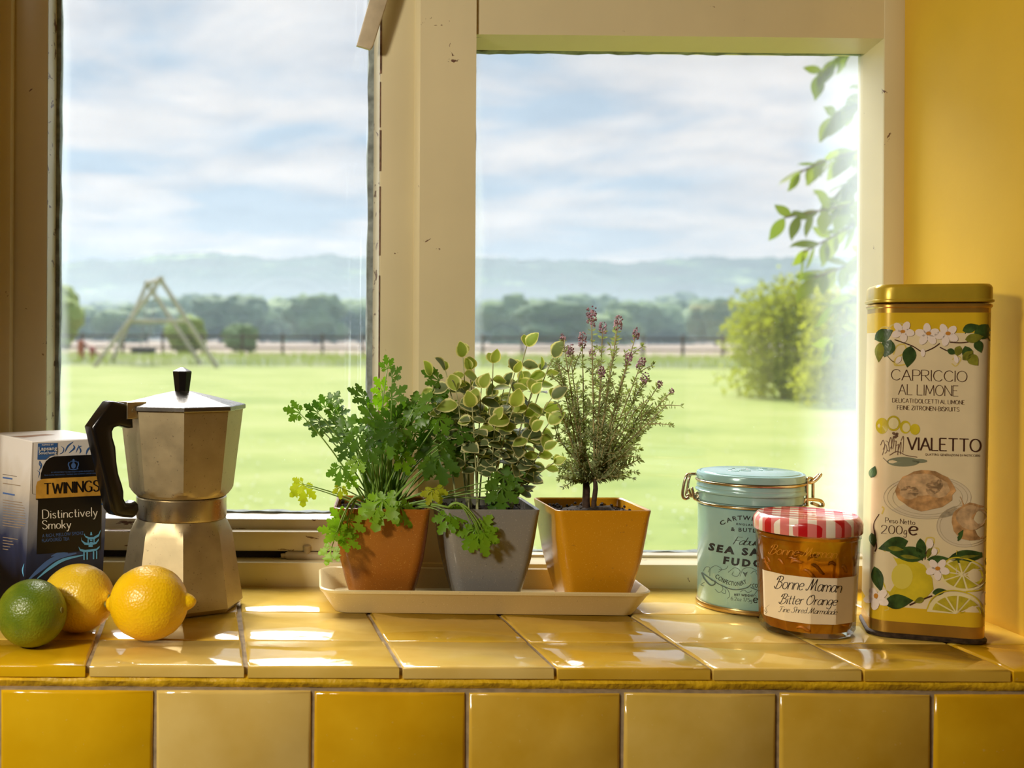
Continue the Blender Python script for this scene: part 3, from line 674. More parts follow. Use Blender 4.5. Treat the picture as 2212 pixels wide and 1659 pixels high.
box('gap_shade', (cl0, YC+0.004, 1.0225), (cr1, 1.16, zc0+0.001), mat('dark_gap', srgb(40, 34, 30), 0.9), w1)  # dark strip painting in the shade of the gap below the casement
# casement latch hanging from the stile, and the stay on the frame
lt = []
for px, py in ((846, -170), (888, -170), (838, 0), (806, 100), (800, 107), (770, 98), (798, 0)):
    lt.append(at(px, py, 1.088))
m = MB(); m.prism(lt, (0, 0.006, 0), 0, 0.0012)
pv = at(864, -150, 1.09); m.tube([pv, pv + Vector((0, 0.03, 0))], 0.006, 12)
lat = m.build('latch', M_brass, w1, smooth=40)
st = at(660, 1198, 1.112)
m = MB(); a, b = at(616, 1200, 1.108), at(726, 1202, 1.108)
m.tube([a, a.lerp(b, 0.05), b], [0.0028, 0.0042, 0.0042], 10)
m.tube([at(607, 1201, 1.108), a], 0.0022, 8); m.build('stay', M_brass, w1, smooth=40)
m = MB(); p = at(663, 1196, 1.108); m.lathe([(0.0038, p.z-0.002), (0.0034, p.z+0.002), (0.0040, p.z+0.005), (0.0040, p.z+0.0075), (0.002, p.z+0.0085)], (p.x, p.y), 12)
m.build('stay_pin', M_brass, w1, smooth=40)

# ------------------------------------------------------------------ outdoors
LAWN = 0.20
def dim(c, k=0.62): return (c[0]*k, c[1]*k, c[2]*k, 1.0)
def ground_mat(name, stops, scale, stretch=(1, 1, 1), rough=0.95):
    t = NT(name); a = t.noise(t.coord(scale=stretch), scale, 5, 0.6); b = t.noise(t.coord(), scale*9, 3)
    f = t.math('ADD', t.math('MULTIPLY', a, 0.8), t.math('MULTIPLY', b, 0.2))
    t.set(Base_Color=t.ramp(f, stops), Roughness=rough); return t.m
M_lawn = ground_mat('lawn_grass', [(0.34, dim(srgb(150, 176, 64))), (0.5, dim(srgb(178, 196, 90))), (0.66, dim(srgb(200, 210, 122)))], 0.45, (0.8, 1, 1))
M_verge = ground_mat('rough_grass', [(0.35, dim(srgb(112, 138, 78))), (0.6, dim(srgb(158, 170, 108)))], 0.4)
M_field = ground_mat('dry_field', [(0.35, dim(srgb(188, 166, 142))), (0.6, dim(srgb(210, 194, 172)))], 0.02, (1, 4, 1))
M_hill = ground_mat('wooded_hill', [(0.38, srgb(22, 48, 50)), (0.50, srgb(36, 68, 62)), (0.58, srgb(50, 84, 70)), (0.62, srgb(120, 152, 100)), (0.70, srgb(146, 170, 116))], 0.012, (1, 0.5, 3))
def grid(name, x0, x1, y0, y1, nx, ny, zf, mt, label, cat):
    m = MB(); vs = []; fs = []
    for j in range(ny+1):
        for i in range(nx+1):
            x = x0 + (x1-x0)*i/nx; y = y0 + (y1-y0)*j/ny; vs.append((x, y, zf(x, y)))
    for j in range(ny):
        for i in range(nx):
            a = j*(nx+1)+i; fs.append((a, a+1, a+nx+2, a+nx+1))
    m.add(vs, fs); return tag(m.build(name, mt, smooth=180), label, cat, kind='structure')
grid('lawn', -40, 70, 1.25, 42, 20, 20, lambda x, y: LAWN, M_lawn, 'mown green lawn starting right outside the window', 'lawn')
grid('verge', -70, 90, 41.9, 57, 60, 12, lambda x, y: LAWN + 0.16*min(1, (y-41.9)/2.5)*(1+0.6*sin(x*1.3)*cos(x*0.37+y)), M_verge, 'rough uncut grass between the lawn and the fence', 'ground')
grid('field', -400, 700, 57, 420, 20, 10, lambda x, y: LAWN, M_field, 'pale dry field beyond the fence', 'field')
RIDGE = [(-400, 600), (-60, 588), (130, 582), (200, 573), (265, 577), (330, 564), (430, 559), (560, 567), (640, 569), (700, 562), (790, 567), (900, 563), (1025, 568), (1150, 571), (1270, 569), (1330, 579), (1400, 571), (1450, 565), (1700, 562), (1860, 560), (2100, 566), (2600, 580)]
def ridge_z(x, Y):
    px = x*F/Y + CX
    for (a, za), (b, zb) in zip(RIDGE, RIDGE[1:]):
        if a <= px <= b: return CAMZ + (CY - (za + (zb-za)*(px-a)/(b-a)))/F*Y
    return CAMZ + (CY-598)/F*Y
from mathutils import noise as mn
def hill_z(x, y):
    t = (y-420)/(1500-420); s = t*t*(3-2*t)
    return LAWN + ridge_z(x*1500/max(y, 420), 1500)*s + (mn.noise(Vector((x*0.03, y*0.02, 3)))*5.0 + mn.noise(Vector((x*0.11, y*0.1, 8)))*3.0)*min(1, t*3)
grid('hills', -700, 1300, 420, 1500, 260, 60, hill_z, M_hill, 'blue-green wooded hills closing the horizon', 'hills')

# trees: four crowns of clustered leaf masses, each tree placed on its own
M_tree = [leaf_mat('tree_green_%d' % k, a, b, 0.15, rough=0.8) for k, (a, b) in enumerate([(srgb(80, 112, 76), srgb(114, 144, 94)), (srgb(98, 130, 86), srgb(138, 166, 106)), (srgb(118, 146, 74), srgb(160, 184, 96))])]
M_bark = mat('bark', srgb(92, 78, 62), 0.9, var=0.2, scale=6)
def crown_mesh(seed, mt):
    r = random.Random(seed); m = MB()
    for k in range(13):
        bm = bmesh.new(); bmesh.ops.create_icosphere(bm, subdivisions=3, radius=1)
        a = r.uniform(0, 2*pi); d = r.uniform(0.1, 0.72); zc = r.uniform(0.18, 0.82); s = r.uniform(0.24, 0.42)*(1.15-0.45*abs(zc-0.45))
        c = Vector((cos(a)*d*0.62*(1.1-abs(zc-0.42)), sin(a)*d*0.62*(1.1-abs(zc-0.42)), zc))
        for v in bm.verts:
            q = v.co * (1 + 0.34*mn.noise(v.co*2.6 + Vector((seed, k, 0))) + 0.30*mn.noise(v.co*6.5 + Vector((k, seed, 4)))); v.co = c + Vector((q.x*s, q.y*s, q.z*s*0.62))
        m.from_bm(bm)
    return m.mesh('crown', [mt], 60)
def trunk_mesh():
    m = MB(); m.tube([(0, 0, 0), (0.01, 0, 0.2), (0, 0.01, 0.45)], [0.045, 0.032, 0.02], 8); return m.mesh('trunk', [M_bark], 60)
crowns = [crown_mesh(k, M_tree[(0, 0, 1, 1, 2)[k]]) for k in range(5)]; trunk = trunk_mesh()
def tree(px, base, top, Y, wpx, ck, label, group, name='tree'):
    h = (base-top)/F*Y; w = wpx/F*Y; g = LAWN if Y < 420 else hill_z(at(px, base, Y).x, Y)
    loc = Vector((at(px, base, Y).x, Y, g - 0.05))
    o = thing(name, loc, label, 'tree', group)
    for nm, me in (('crown', crowns[ck]), ('trunk', trunk)):
        link_copy(nm, me, o, Matrix.Translation(loc) @ Matrix.Diagonal((w, w, h, 1)) @ Matrix.Rotation((px*0.7) % 6.28, 4, 'Z'))
    return o
rt = random.Random(21)
px = 90
while px < 2000:                       # hedgerow wood behind the field
    top = 642 + rt.uniform(-22, 20); row = 0 if px == 90 else (row+1) % 5
    if 150 < px < 420: top += 5
    Y = 210 + 26*row + rt.uniform(-3, 3); wd = rt.uniform(75, 130)
    ck = rt.choice([0, 1, 2, 3]); tree(px, 730, top, Y, wd, ck, ('dark green tree in the wood at the far side of the pale field', 'lighter green tree in the wood at the far side of the pale field')[ck//2], ('dark trees beyond the pale field', 'lighter trees beyond the pale field')[ck//2])
    px += wd*0.40
px = 100
while px < 2000:                       # second wood, further and higher up the slope
    row = 0 if px == 100 else (row+1) % 3; Y = 440 + 42*row + rt.uniform(-4, 4); wd = rt.uniform(60, 110)
    tree(px, 702, 622 + rt.uniform(-16, 16), Y, wd, (ck := rt.choice([0, 1, 2, 3])), ('dark hazy blue-green tree at the foot of the hills', 'pale hazy blue-green tree at the foot of the hills')[ck//2], ('dark trees at the foot of the hills', 'pale trees at the foot of the hills')[ck//2])
    px += wd*0.60
tree(1205, 735, 636, 172, 140, 0, 'dark broad round tree standing alone before the wood', None)
tree(120, 790, 628, 62, 120, 4, 'light green young tree at the edge of the play corner', None)
tree(395, 775, 690, 70, 75, 4, 'low yellow-green tree behind the wooden swing frame', None)
tree(520, 770, 700, 78, 60, 2, 'small bushy tree beside the fence line', None)

# fence: posts and rails
M_post = mat('weathered_post', dim(srgb(120, 104, 88)), 0.9, var=0.2, scale=3)
YFE = 55.0
fo = thing('fence', (4, YFE, LAWN), 'low weathered post and rail fence along the pale field', 'fence')
pm = MB(); pm.box((-0.06, -0.05, 0), (0.06, 0.05, 1.28), 0, 0.012); pm = pm.mesh('post', [M_post], 40)
X0, X1 = -13.5, 30.0; k = 0; x = X0
while x < X1:
    link_copy('post', pm, fo, Matrix.Translation((x, YFE, LAWN-0.02)) @ Matrix.Rotation(radians(rt.uniform(-2, 2)), 4, 'Y')); x += 1.9
for z in (0.55, 1.08):
    m = MB(); m.box((X0-0.2, YFE-0.075, LAWN+z-0.045), (X1+0.2, YFE-0.045, LAWN+z+0.045)); m.build('rail', M_post, fo)

# wooden swing frame
M_pole = mat('silvery_pole', srgb(186, 180, 168), 0.85, var=0.12, scale=2)
def gp(px, py, Y, z=None):
    p = at(px, py, Y); p.z = p.z if z is None else z; return p
YS = 41.0
sw = thing('swing_frame', gp(330, 788, YS, LAWN), 'tall wooden A-frame swing standing on the lawn edge', 'swing')
apN, apF = gp(347, 604, YS-1), gp(318, 612, YS+2.2)
def pole(name, a, b, r, mt=M_pole, par=sw):
    m = MB(); m.tube([a, b], r, 8); return m.build(name, mt, par, smooth=60)
ft = [gp(203, 782, YS-1, LAWN-0.02), gp(470, 792, YS-1, LAWN-0.02), gp(238, 778, YS+2.2, LAWN-0.02), gp(436, 782, YS+2.2, LAWN-0.02)]
for a, f in ((apN, ft[0]), (apN, ft[1]), (apF, ft[2]), (apF, ft[3])): pole('leg', a + (a-f)*0.03, f, 0.075)
pole('beam', apN + (apN-apF)*0.06, apF + (apF-apN)*0.06, 0.085)
for a, f, g in ((apN, ft[0], ft[1]), (apF, ft[2], ft[3])): pole('brace', a.lerp(f, 0.47), a.lerp(g, 0.47), 0.06)
M_rope = mat('pale_rope', dim(srgb(200, 200, 190)), 0.9, scale=3)
mid = apN.lerp(apF, 0.5)
for s in (-0.22, 0.22):
    pole('rope', mid + Vector((s*0.4, s, -0.05)), Vector((mid.x - 0.35 + s*0.4, mid.y + s, LAWN+0.62)), 0.018, M_rope)
m = MB(); m.box((mid.x-0.75, mid.y-0.45, LAWN+0.46), (mid.x+0.05, mid.y+0.45, LAWN+0.64), 0, 0.03); m.build('swing_seat', mat('black_rubber', srgb(36, 40, 44), 0.7), sw)

# plastic play house by the trees
ph = thing('play_slide', gp(185, 775, 46, LAWN), 'small orange and red plastic slide beside the swing frame', 'slide')
def pl(px0, px1, py0, py1, Y, d, mt, nm):
    a, b = gp(px0, py1, Y), gp(px1, py0, Y); m = MB(); m.box((a.x, Y, max(LAWN, a.z)), (b.x, Y+d, b.z), 0, 0.03); return m.build(nm, mt, ph)
M_or = flat('orange_plastic', dim(srgb(232, 120, 60)), 0.5); M_rd = flat('red_plastic', dim(srgb(206, 58, 52)), 0.5); M_wh = flat('white_plastic', dim(srgb(235, 232, 228)), 0.5)
pl(167, 178, 735, 790, 46, 0.5, M_or, 'ladder_side'); pl(193, 202, 748, 790, 46, 0.5, M_rd, 'slide_side')
m = MB(); a, b = gp(176, 742, 46.1), gp(216, 772, 46.1)
m.prism([a, a + Vector((0, 0, 0.12)), b + Vector((0, 0, 0.12)), b], (0, 0.4, 0), 0, 0.02); m.build('chute', flat('pink_plastic', dim(srgb(224, 170, 156)), 0.5), ph)
bm = bmesh.new(); bmesh.ops.create_icosphere(bm, subdivisions=3, radius=0.14)
for v in bm.verts: v.co = v.co*(1 - 0.03*(abs(v.co.z) > 0.1)) + Vector((gp(160, 748, 46).x, 46.6, LAWN+0.13))
m = MB(); m.from_bm(bm); tag(m.build('garden_ball', M_wh, smooth=180), 'white ball lying on the grass by the plastic slide', 'ball')

# garden bush on the lawn: stems and many leaves
M_bush = leaf_mat('bush_leaf', dim(srgb(172, 186, 70)), dim(srgb(244, 238, 112)), 0.55, rough=0.6)
def leaf_quads(m, p, nrm, along, L, wd):
    side = nrm.cross(along).normalized()*wd*0.5
    o = len(m.v); m.v += [p, p + along*L*0.45 + side, p + along*L, p + along*L*0.45 - side]; m.f.append((o, o+1, o+2, o+3)); m.m.append(0)
def rvec(r):
    while True:
        v = Vector((r.uniform(-1, 1), r.uniform(-1, 1), r.uniform(-1, 1)))
        if 0.05 < v.length < 1: return v.normalized()
def bush(px0, px1, py0, py1, Y, n, leaf, label, seed, lumps):
    r = random.Random(seed); cx = at((px0+px1)/2, py1, Y).x; hw = (px1-px0)/2/F*Y; h = (py1-py0)/F*Y
    o = thing('garden_bush', (cx, Y, LAWN), label, 'bush')
    m = MB(); blobs = []
    for k in range(lumps):
        a = r.uniform(0, 2*pi); d = sqrt(r.random())*0.75; zc = r.uniform(0.08, 0.86); fr = 1.0 - 0.55*max(0, zc-0.35)/0.65
        blobs.append((Vector((cx + cos(a)*d*hw*fr, Y + sin(a)*d*hw*0.8*fr, LAWN + zc*h)), r.uniform(0.24, 0.40)*hw))
    for k in range(n):
        c, rad = r.choice(blobs); v = rvec(r); p = c + v*rad*r.uniform(0.55, 1.15)
        if p.z < LAWN + 0.02: continue
        leaf_quads(m, p, (v + rvec(r)*0.8).normalized(), (rvec(r) + Vector((0, 0, 0.2))).normalized(), leaf*r.uniform(0.7, 1.3), leaf*0.6)
    f = m.build('foliage', M_bush, o, smooth=None, recalc=False); f['kind'] = 'stuff'
    for c, rad in blobs[:14]:
        s = MB(); q = Vector((cx + (c.x-cx)*0.15, Y + (c.y-Y)*0.15, LAWN-0.03)); s.tube(bez(q, (q*0.5+c*0.5) + Vector((0, 0, 0.2)), c, 5), [0.022, 0.02, 0.017, 0.014, 0.01, 0.006], 5); s.build('stem', M_bark, o)
    fl = MB()
    for k in range(26):
        c, rad = r.choice(blobs); p = c + Vector((r.uniform(-1, 1), -0.9, r.uniform(-0.8, 1))).normalized()*rad*1.1
        fl.lathe([(0.012, p.z), (0.055, p.z+0.012), (0.05, p.z+0.02)], (p.x, p.y), 6)
    fb = fl.build('blossom', flat('white_petal', dim(srgb(240, 240, 228)), 0.7), o); fb['kind'] = 'stuff'
    return o
bush(1545, 1850, 588, 846, 21.0, 7000, 0.11, 'loose yellow-green shrub with small white blossoms out on the lawn', 5, 46)
bush(1700, 2000, 620, 890, 18.0, 7000, 0.10, 'dense yellow-green shrub growing against the house side of the lawn', 8, 46)

# climbing stem with big leaves outside the pane
M_clm = leaf_mat('climber_leaf', dim(srgb(84, 112, 52)), dim(srgb(176, 196, 64)), 0.5, rough=0.55)
m = MB(); N = 7; vs = [Vector((0, 0, 0))]
for k in range(1, N): 
    t = k/N; w = 0.24*sin(pi*t**0.85); vs += [Vector((t, w, 0.05*w)), Vector((t, 0, -0.02)), Vector((t, -w, 0.05*w))]
vs.append(Vector((1, 0, -0.08))); fs = [(0, 2, 1), (0, 3, 2)]
for k in range(N-2):
    a = 1+3*k; fs += [(a, a+1, a+4, a+3), (a+1, a+2, a+5, a+4)]
e = len(vs)-1; fs += [(e-3, e-2, e), (e-2, e-1, e)]
m.add(vs, fs); climb_leaf = m.mesh('leaf', [M_clm], 180)
YL = 3.0
cl = thing('climbing_plant', (at(1830, 700, YL).x, YL, LAWN), 'leafy climbing stem hanging across the sky side of the pane', 'plant')
sprigs = [((1900, -60), (1840, 120), (1770, 160)), ((1905, 150), (1860, 215), (1800, 250)), ((1925, 330), (1850, 310), (1728, 372)), ((1930, 420), (1850, 440), (1695, 470)), ((1930, 430), (1860, 480), (1735, 545)), ((1935, 520), (1870, 560), (1760, 600)), ((1935, 590), (1880, 640), (1800, 660)), ((1880, 360), (1845, 370), (1800, 430)), ((1935, 640), (1850, 720), (1790, 740))]
rc = random.Random(9)
ms = MB(); ms.tube(catmull([Vector((at(1850, 700, YL).x + 0.12, YL+0.05, LAWN-0.02)), at(1960, 800, YL), at(1950, 500, YL), at(1930, 200, YL), at(1915, -120, YL)], 6), 0.008, 6); ms.build('stem', M_bark, cl)
for sp in sprigs:
    Yo = YL + rc.uniform(-0.12, 0.12); P = [at(*q, Yo) for q in sp]; C = bez(*P, 8)
    s = MB(); s.tube([at(sp[0][0], sp[0][1], YL)] + C[1:], [0.005]*4 + [0.0025]*5, 5); s.build('stem', M_bark, cl)
    nl = 15
    for k in range(nl):
        t = 0.28 + 0.72*k/(nl-1); p = C[min(8, int(t*8))].lerp(C[min(8, int(t*8)+1)], t*8 % 1)
        d = (P[2]-P[1]).normalized(); sgn = 1 if k % 2 else -1
        dirv = (d*0.5 + Vector((0, 0, 1))*sgn*0.55 + Vector((0, 0, -0.45)) + rvec(rc)*0.35).normalized()
        nz = rvec(rc) + Vector((0, -0.9, 0.3)); side = nz.cross(dirv).normalized(); nz = dirv.cross(side)
        L = rc.uniform(0.05, 0.085)
        link_copy('leaf', climb_leaf, cl, Matrix.Translation(p) @ Matrix((dirv, side, nz)).transposed().to_4x4() @ Matrix.Scale(L, 4))

# daisies scattered in the lawn
m = MB(); rd = random.Random(77)
for k in range(2600):
    Y = 2.4 + 22*rd.random()**1.6; cx_ = rd.uniform(-0.35, 0.75)*Y
    if mn.noise(Vector((cx_*0.55, Y*0.35, 0))) < -0.05 and rd.random() < 0.8: continue
    z = LAWN + rd.uniform(0.015, 0.05); r_ = rd.uniform(0.010, 0.016)
    o = len(m.v); m.v += [Vector((cx_ + r_*cos(2*pi*i/6), Y + r_*sin(2*pi*i/6), z + 0.003*(i % 2))) for i in range(6)]; m.f.append(tuple(range(o, o+6))); m.m.append(0)
    o = len(m.v); m.v += [Vector((cx_-0.001, Y, LAWN-0.002)), Vector((cx_+0.001, Y, LAWN-0.002)), Vector((cx_, Y, z))]; m.f.append((o, o+1, o+2)); m.m.append(0)
tag(m.build('daisies', flat('daisy_white', dim(srgb(250, 250, 246)), 0.8), smooth=None, recalc=False), 'white daisies sprinkled over the lawn', 'flowers', kind='stuff')

# tall grass on the verge
m = MB()
for k in range(9000):
    Y = rd.uniform(42, 57); x = rd.uniform(-0.3, 0.62)*Y; h = rd.uniform(0.2, 0.55); w = rd.uniform(0.012, 0.03); lx = rd.uniform(-0.15, 0.15)
    o = len(m.v); m.v += [Vector((x-w, Y, LAWN)), Vector((x+w, Y, LAWN)), Vector((x+lx, Y, LAWN+h))]; m.f.append((o, o+1, o+2)); m.m.append(0)
tag(m.build('tall_grass', leaf_mat('verge_blade', dim(srgb(132, 158, 84)), dim(srgb(190, 200, 130)), 0.4, rough=0.8), smooth=None, recalc=False), 'tall seeding grass along the fence', 'grass', kind='stuff')

# damp summer haze lying over the valley
for hz_top, hz_den, hz_word in ((118, 0.00024, 'thin blue haze over the fields and wooded hills'), (34, 0.0009, 'denser ground haze in the valley below the hills')):
  m = MB(); m.box((-650, 66, -3), (1250, 1520, hz_top))
  hz = m.build('valley_haze', None, smooth=None)
  t = NT('blue_haze'); t.t.nodes.remove(t.b); vsn = t.n('VolumeScatter'); vsn.inputs['Color'].default_value = (0.56, 0.79, 1.0, 1); vsn.inputs['Density'].default_value = hz_den; vsn.inputs['Anisotropy'].default_value = 0.45
  t.L(vsn.outputs[0], t.out.inputs['Volume']); hz.data.materials.clear(); hz.data.materials.append(t.m)
  tag(hz, hz_word, 'haze', kind='stuff')

# ------------------------------------------------------------------ moka pot
def alu(name, col, rough):
    t = NT(name); v = t.coord(); a = t.noise(v, 45, 5, 0.6); b = t.noise(t.coord(scale=(1, 1, 0.15)), 500, 3); pit = t.noise(v, 420, 2)
    c = t.ramp(a, [(0.3, tuple(q*0.82 for q in col[:3])), (0.7, col[:3])])
    c = t.mix(t.math('MULTIPLY', t.math('GREATER_THAN', pit, 0.70), 0.45), c, (0.08, 0.07, 0.06, 1))
    t.set(Base_Color=c, Metallic=0.92, Roughness=t.math('ADD', t.math('MULTIPLY', a, 0.18), rough))
    t.bump(t.math('ADD', t.math('MULTIPLY', b, 0.3), t.math('MULTIPLY', a, 0.7)), 0.12, 0.0006); return t.m
M_alu = alu('cast_aluminium', srgb(188, 172, 136), 0.38)
M_alu2 = alu('brushed_aluminium', srgb(196, 182, 150), 0.20)
M_blk = mat('black_bakelite', srgb(20, 18, 17), 0.24, var=0.1, scale=30)
MX, MY = -0.0918, 1.0150
A0 = atan2(-MY, -MX) + radians(2)      # one corner of the octagon points at the viewer
def octr(R, a):
    q = ((a - A0) % (pi/4)) - pi/8
    return R*cos(pi/8)/cos(q)
N8 = 96
def oring(z, R, circ=None, mixc=0.0):
    out = []
    for i in range(N8):
        a = A0 + 2*pi*i/N8; r = octr(R, a)
        if circ is not None: r = min(r, circ)
        r = r*(1-mixc) + R*0.96*mixc
        out.append(Vector((MX + r*cos(a), MY + r*sin(a), z)))
    return out
mk = thing('moka_pot', (MX, MY, SILL), 'faceted aluminium stovetop coffee maker with black handle and knob', 'coffee maker')
# boiler
zb0, zb1 = SILL, 1.0765
rings = [oring(zb0+0.0002, 0.0510), oring(zb0+0.004, 0.0542)]
for k in range(13):
    t_ = k/12; z = zb0 + 0.005 + (0.0715)*t_
    R = 0.0542 + (0.0428-0.0542)*t_
    circ = 0.062 if z < 1.064 else 0.0455 - (z-1.064)/(0.0125)*0.0068
    rings.append(oring(z, R, circ))
rings.append([Vector((MX+0.0375*cos(A0+2*pi*i/N8), MY+0.0375*sin(A0+2*pi*i/N8), 1.0778)) for i in range(N8)])
m = MB(); m.loft(rings); m.build('boiler', M_alu, mk, smooth=18)
m = MB(); m.lathe([(0.036, 1.0765), (0.0392, 1.0772), (0.0396, 1.079), (0.0396, 1.0948), (0.0388, 1.0958), (0.036, 1.0965)], (MX, MY), 96)
m.build('collar', M_alu2, mk, smooth=30)
# upper chamber
rings = [[Vector((MX+0.0378*cos(A0+2*pi*i/N8), MY+0.0378*sin(A0+2*pi*i/N8), 1.0960)) for i in range(N8)]]
for z, R, c in ((1.0968, 0.0446, 0.0396), (1.0990, 0.0449, 0.0420), (1.1012, 0.0452, 0.0440), (1.1035, 0.0455, 0.0460), (1.106, 0.0458, 0.06), (1.130, 0.0487, 0.07), (1.155, 0.0518, 0.07), (1.1725, 0.0539, 0.07)):
    rings.append(oring(z, R, c))
m = MB(); m.loft(rings); m.build('upper_chamber', M_alu, mk, smooth=18)
# pouring lip, opposite the handle
HD = Vector((-0.75, -0.66, 0)).normalized()
sp0 = Vector((MX, MY, 0)) - HD*0.050
m = MB(); sd = Vector((-HD.y, HD.x, 0))
m.add([sp0 + sd*0.010 + Vector((0,0,1.150)), sp0 - sd*0.010 + Vector((0,0,1.150)), sp0 - HD*0.010 + sd*0.005 + Vector((0,0,1.1735)), sp0 - HD*0.010 - sd*0.005 + Vector((0,0,1.1735)), sp0 + sd*0.014 + Vector((0,0,1.1735)), sp0 - sd*0.014 + Vector((0,0,1.1735)), sp0 - HD*0.001 + Vector((0,0,1.135))],
      [(6, 1, 0), (0, 1, 3, 2), (0, 2, 4), (1, 5, 3), (6, 0, 4), (6, 5, 1), (2, 3, 5, 4)])
m.build('spout', M_alu, mk, smooth=None)
# lid
rings = [oring(1.1715, 0.0552), oring(1.1722, 0.0560), oring(1.1752, 0.0560), oring(1.1758, 0.0550), oring(1.1795, 0.0400), oring(1.1835, 0.0240), oring(1.1866, 0.0098), oring(1.1872, 0.006)]
m = MB(); m.loft(rings); lid = m.build('lid', alu('dark_aluminium', srgb(128, 124, 118), 0.18), mk, smooth=14)
# knob, eight-sided
m = MB(); kn = [[Vector((MX + r*cos(A0+pi/8+2*pi*i/8), MY + r*sin(A0+pi/8+2*pi*i/8), z)) for i in range(8)] for r, z in ((0.0066, 1.1858), (0.0068, 1.188), (0.0088, 1.2035), (0.0086, 1.2045), (0.0015, 1.2078))]
m.loft(kn); m.build('knob', M_blk, lid, smooth=None)
# hinge bracket between lid and handle
br0 = Vector((MX, MY, 0)) + HD*0.049
def bpt(a, b, z): return br0 + HD*a + sd*b + Vector((0, 0, z))
m = MB(); m.prism([bpt(0.0, -0.0085, 1.1652), bpt(0.0135, -0.0085, 1.1652), bpt(0.0135, -0.0085, 1.1795), bpt(-0.006, -0.0085, 1.1795), bpt(-0.008, -0.0085, 1.1755), bpt(0.0, -0.0085, 1.1745)], sd*0.017, 0, 0.0012)
m.tube([bpt(0.007, -0.0095, 1.1725), bpt(0.007, 0.0095, 1.1725)], 0.0022, 10); m.build('hinge', M_alu2, mk, smooth=35)
# handle: outline followed from the photograph, on the vertical plane through the pot axis
hc = [(470,452),(380,438),(270,417),(240,425),(140,562),(50,690),(60,740),(110,960),(165,1180),(215,1400),(250,1560),(300,1620),(390,1640),(480,1645),(520,1620),(545,1560),(540,1500),(510,1468),(470,1490),(410,1490),(385,1440),(385,1370),(370,1300),(330,1180),(312,1060),(300,900),(270,800),(265,740),(285,700),(340,680),(440,705),(485,700)]
nrm = Vector((-HD.y, HD.x, 0)); O = Vector((MX, MY, 0))
def on_plane(px, py, n_, o_):
    d = ray(px, py); tt = (o_ - CAMP).dot(n_)/d.dot(n_); return CAMP + d*tt
HP = [on_plane(180 + x/4.879, 780 + y/4.879, nrm, O) for x, y in hc]
m = MB(); m.prism([p - nrm*0.0075 for p in HP], nrm*0.015, 0, 0.003)
m.build('handle', M_blk, mk, smooth=50)

# ------------------------------------------------------------------ tea box
TB = radians(34)
A = Vector((-0.2168, 0.956, 0)); fdir = Vector((cos(TB), sin(TB), 0)); sdir = Vector((-sin(TB), cos(TB), 0))
bw, bd, bh, shear = 0.0700, 0.098, 0.1475, 0.0069
tbx = thing('tea_box', A + fdir*bw/2 + sdir*bd/2 + Vector((0, 0, SILL)), 'white carton of tea with black shield label and gold band behind the lemons', 'box')
def boxpt(u, w, z): return A + fdir*u*bw + sdir*w*bd + Vector((shear*z, 0, SILL + z*bh))
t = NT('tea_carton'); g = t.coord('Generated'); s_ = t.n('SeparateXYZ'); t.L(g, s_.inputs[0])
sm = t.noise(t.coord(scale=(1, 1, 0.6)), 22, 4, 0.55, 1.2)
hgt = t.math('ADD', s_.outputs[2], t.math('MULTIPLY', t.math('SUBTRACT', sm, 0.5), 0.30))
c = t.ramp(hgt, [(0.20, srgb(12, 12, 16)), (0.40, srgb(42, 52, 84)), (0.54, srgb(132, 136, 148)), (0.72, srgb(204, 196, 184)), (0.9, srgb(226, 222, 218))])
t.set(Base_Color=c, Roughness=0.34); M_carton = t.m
m = MB(); z1 = 1.0
def bring(z, ins): return [boxpt(ins, ins, z), boxpt(1-ins, ins, z), boxpt(1-ins, 1-ins, z), boxpt(ins, 1-ins, z)]
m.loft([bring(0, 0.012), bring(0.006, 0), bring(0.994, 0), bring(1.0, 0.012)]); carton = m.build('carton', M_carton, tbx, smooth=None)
P = Printer([carton], tbx); c7 = in_crop(0, 920, 4.367)
K_blk = flat('print_black', srgb(16, 15, 18), 0.35); K_gold = mat('print_gold', srgb(206, 156, 62), 0.35, 0.0, var=0.12, scale=80); K_wht = flat('print_white', srgb(236, 232, 222), 0.4)
K_blue = flat('print_blue', srgb(52, 96, 158), 0.4); K_sky = flat('print_sky_blue', srgb(104, 178, 226), 0.4); K_mid = flat('print_dull_blue', srgb(74, 108, 168), 0.4); K_grey = flat('print_grey', srgb(150, 132, 112), 0.5)
P.put('smoke_swirl', [line([(575,190),(600,215),(590,250),(560,265)], 9, c7, True, True), line([(610,250),(640,190),(690,150)], 14, c7, True, True), line([(650,255),(700,210),(690,180)], 16, c7, True, True), line([(735,180),(760,230),(750,260)], 14, c7, True, True), line([(810,270),(830,220),(880,180)], 18, c7, True, True), line([(370,330),(390,370),(370,420)], 14, c7, True, True), line([(350,420),(372,440),(360,490)], 8, c7, True, True), line([(940,700),(960,740),(1000,700)], 14, c7, True, True)], K_blue, 1)
P.put('smoke_swirl', [line([(270,1450),(380,1350),(520,1250),(720,1200)], 46, c7, True, True), line([(480,1230),(560,1205),(640,1200)], 30, c7, True, True), line([(715,250),(740,200),(770,190)], 12, c7, True, True), line([(380,330),(370,360),(395,400)], 9, c7, True, True)], K_mid, 1)
P.put('smoke_swirl', [line([(350,1440),(470,1340),(600,1262),(800,1215)], 30, c7, True, True), line([(230,1300),(215,1360),(225,1420)], 12, c7, True, True)], K_sky, 2)
P.put('blue_tab', [poly([(357,166),(543,160),(538,270),(470,283),(430,317),(352,318)], c7)], K_blue, 2)
shield = [(380,502),(384,450),(405,380),(430,335),(465,303),(510,287),(700,278),(890,272),(905,330),(920,400),(945,478)]
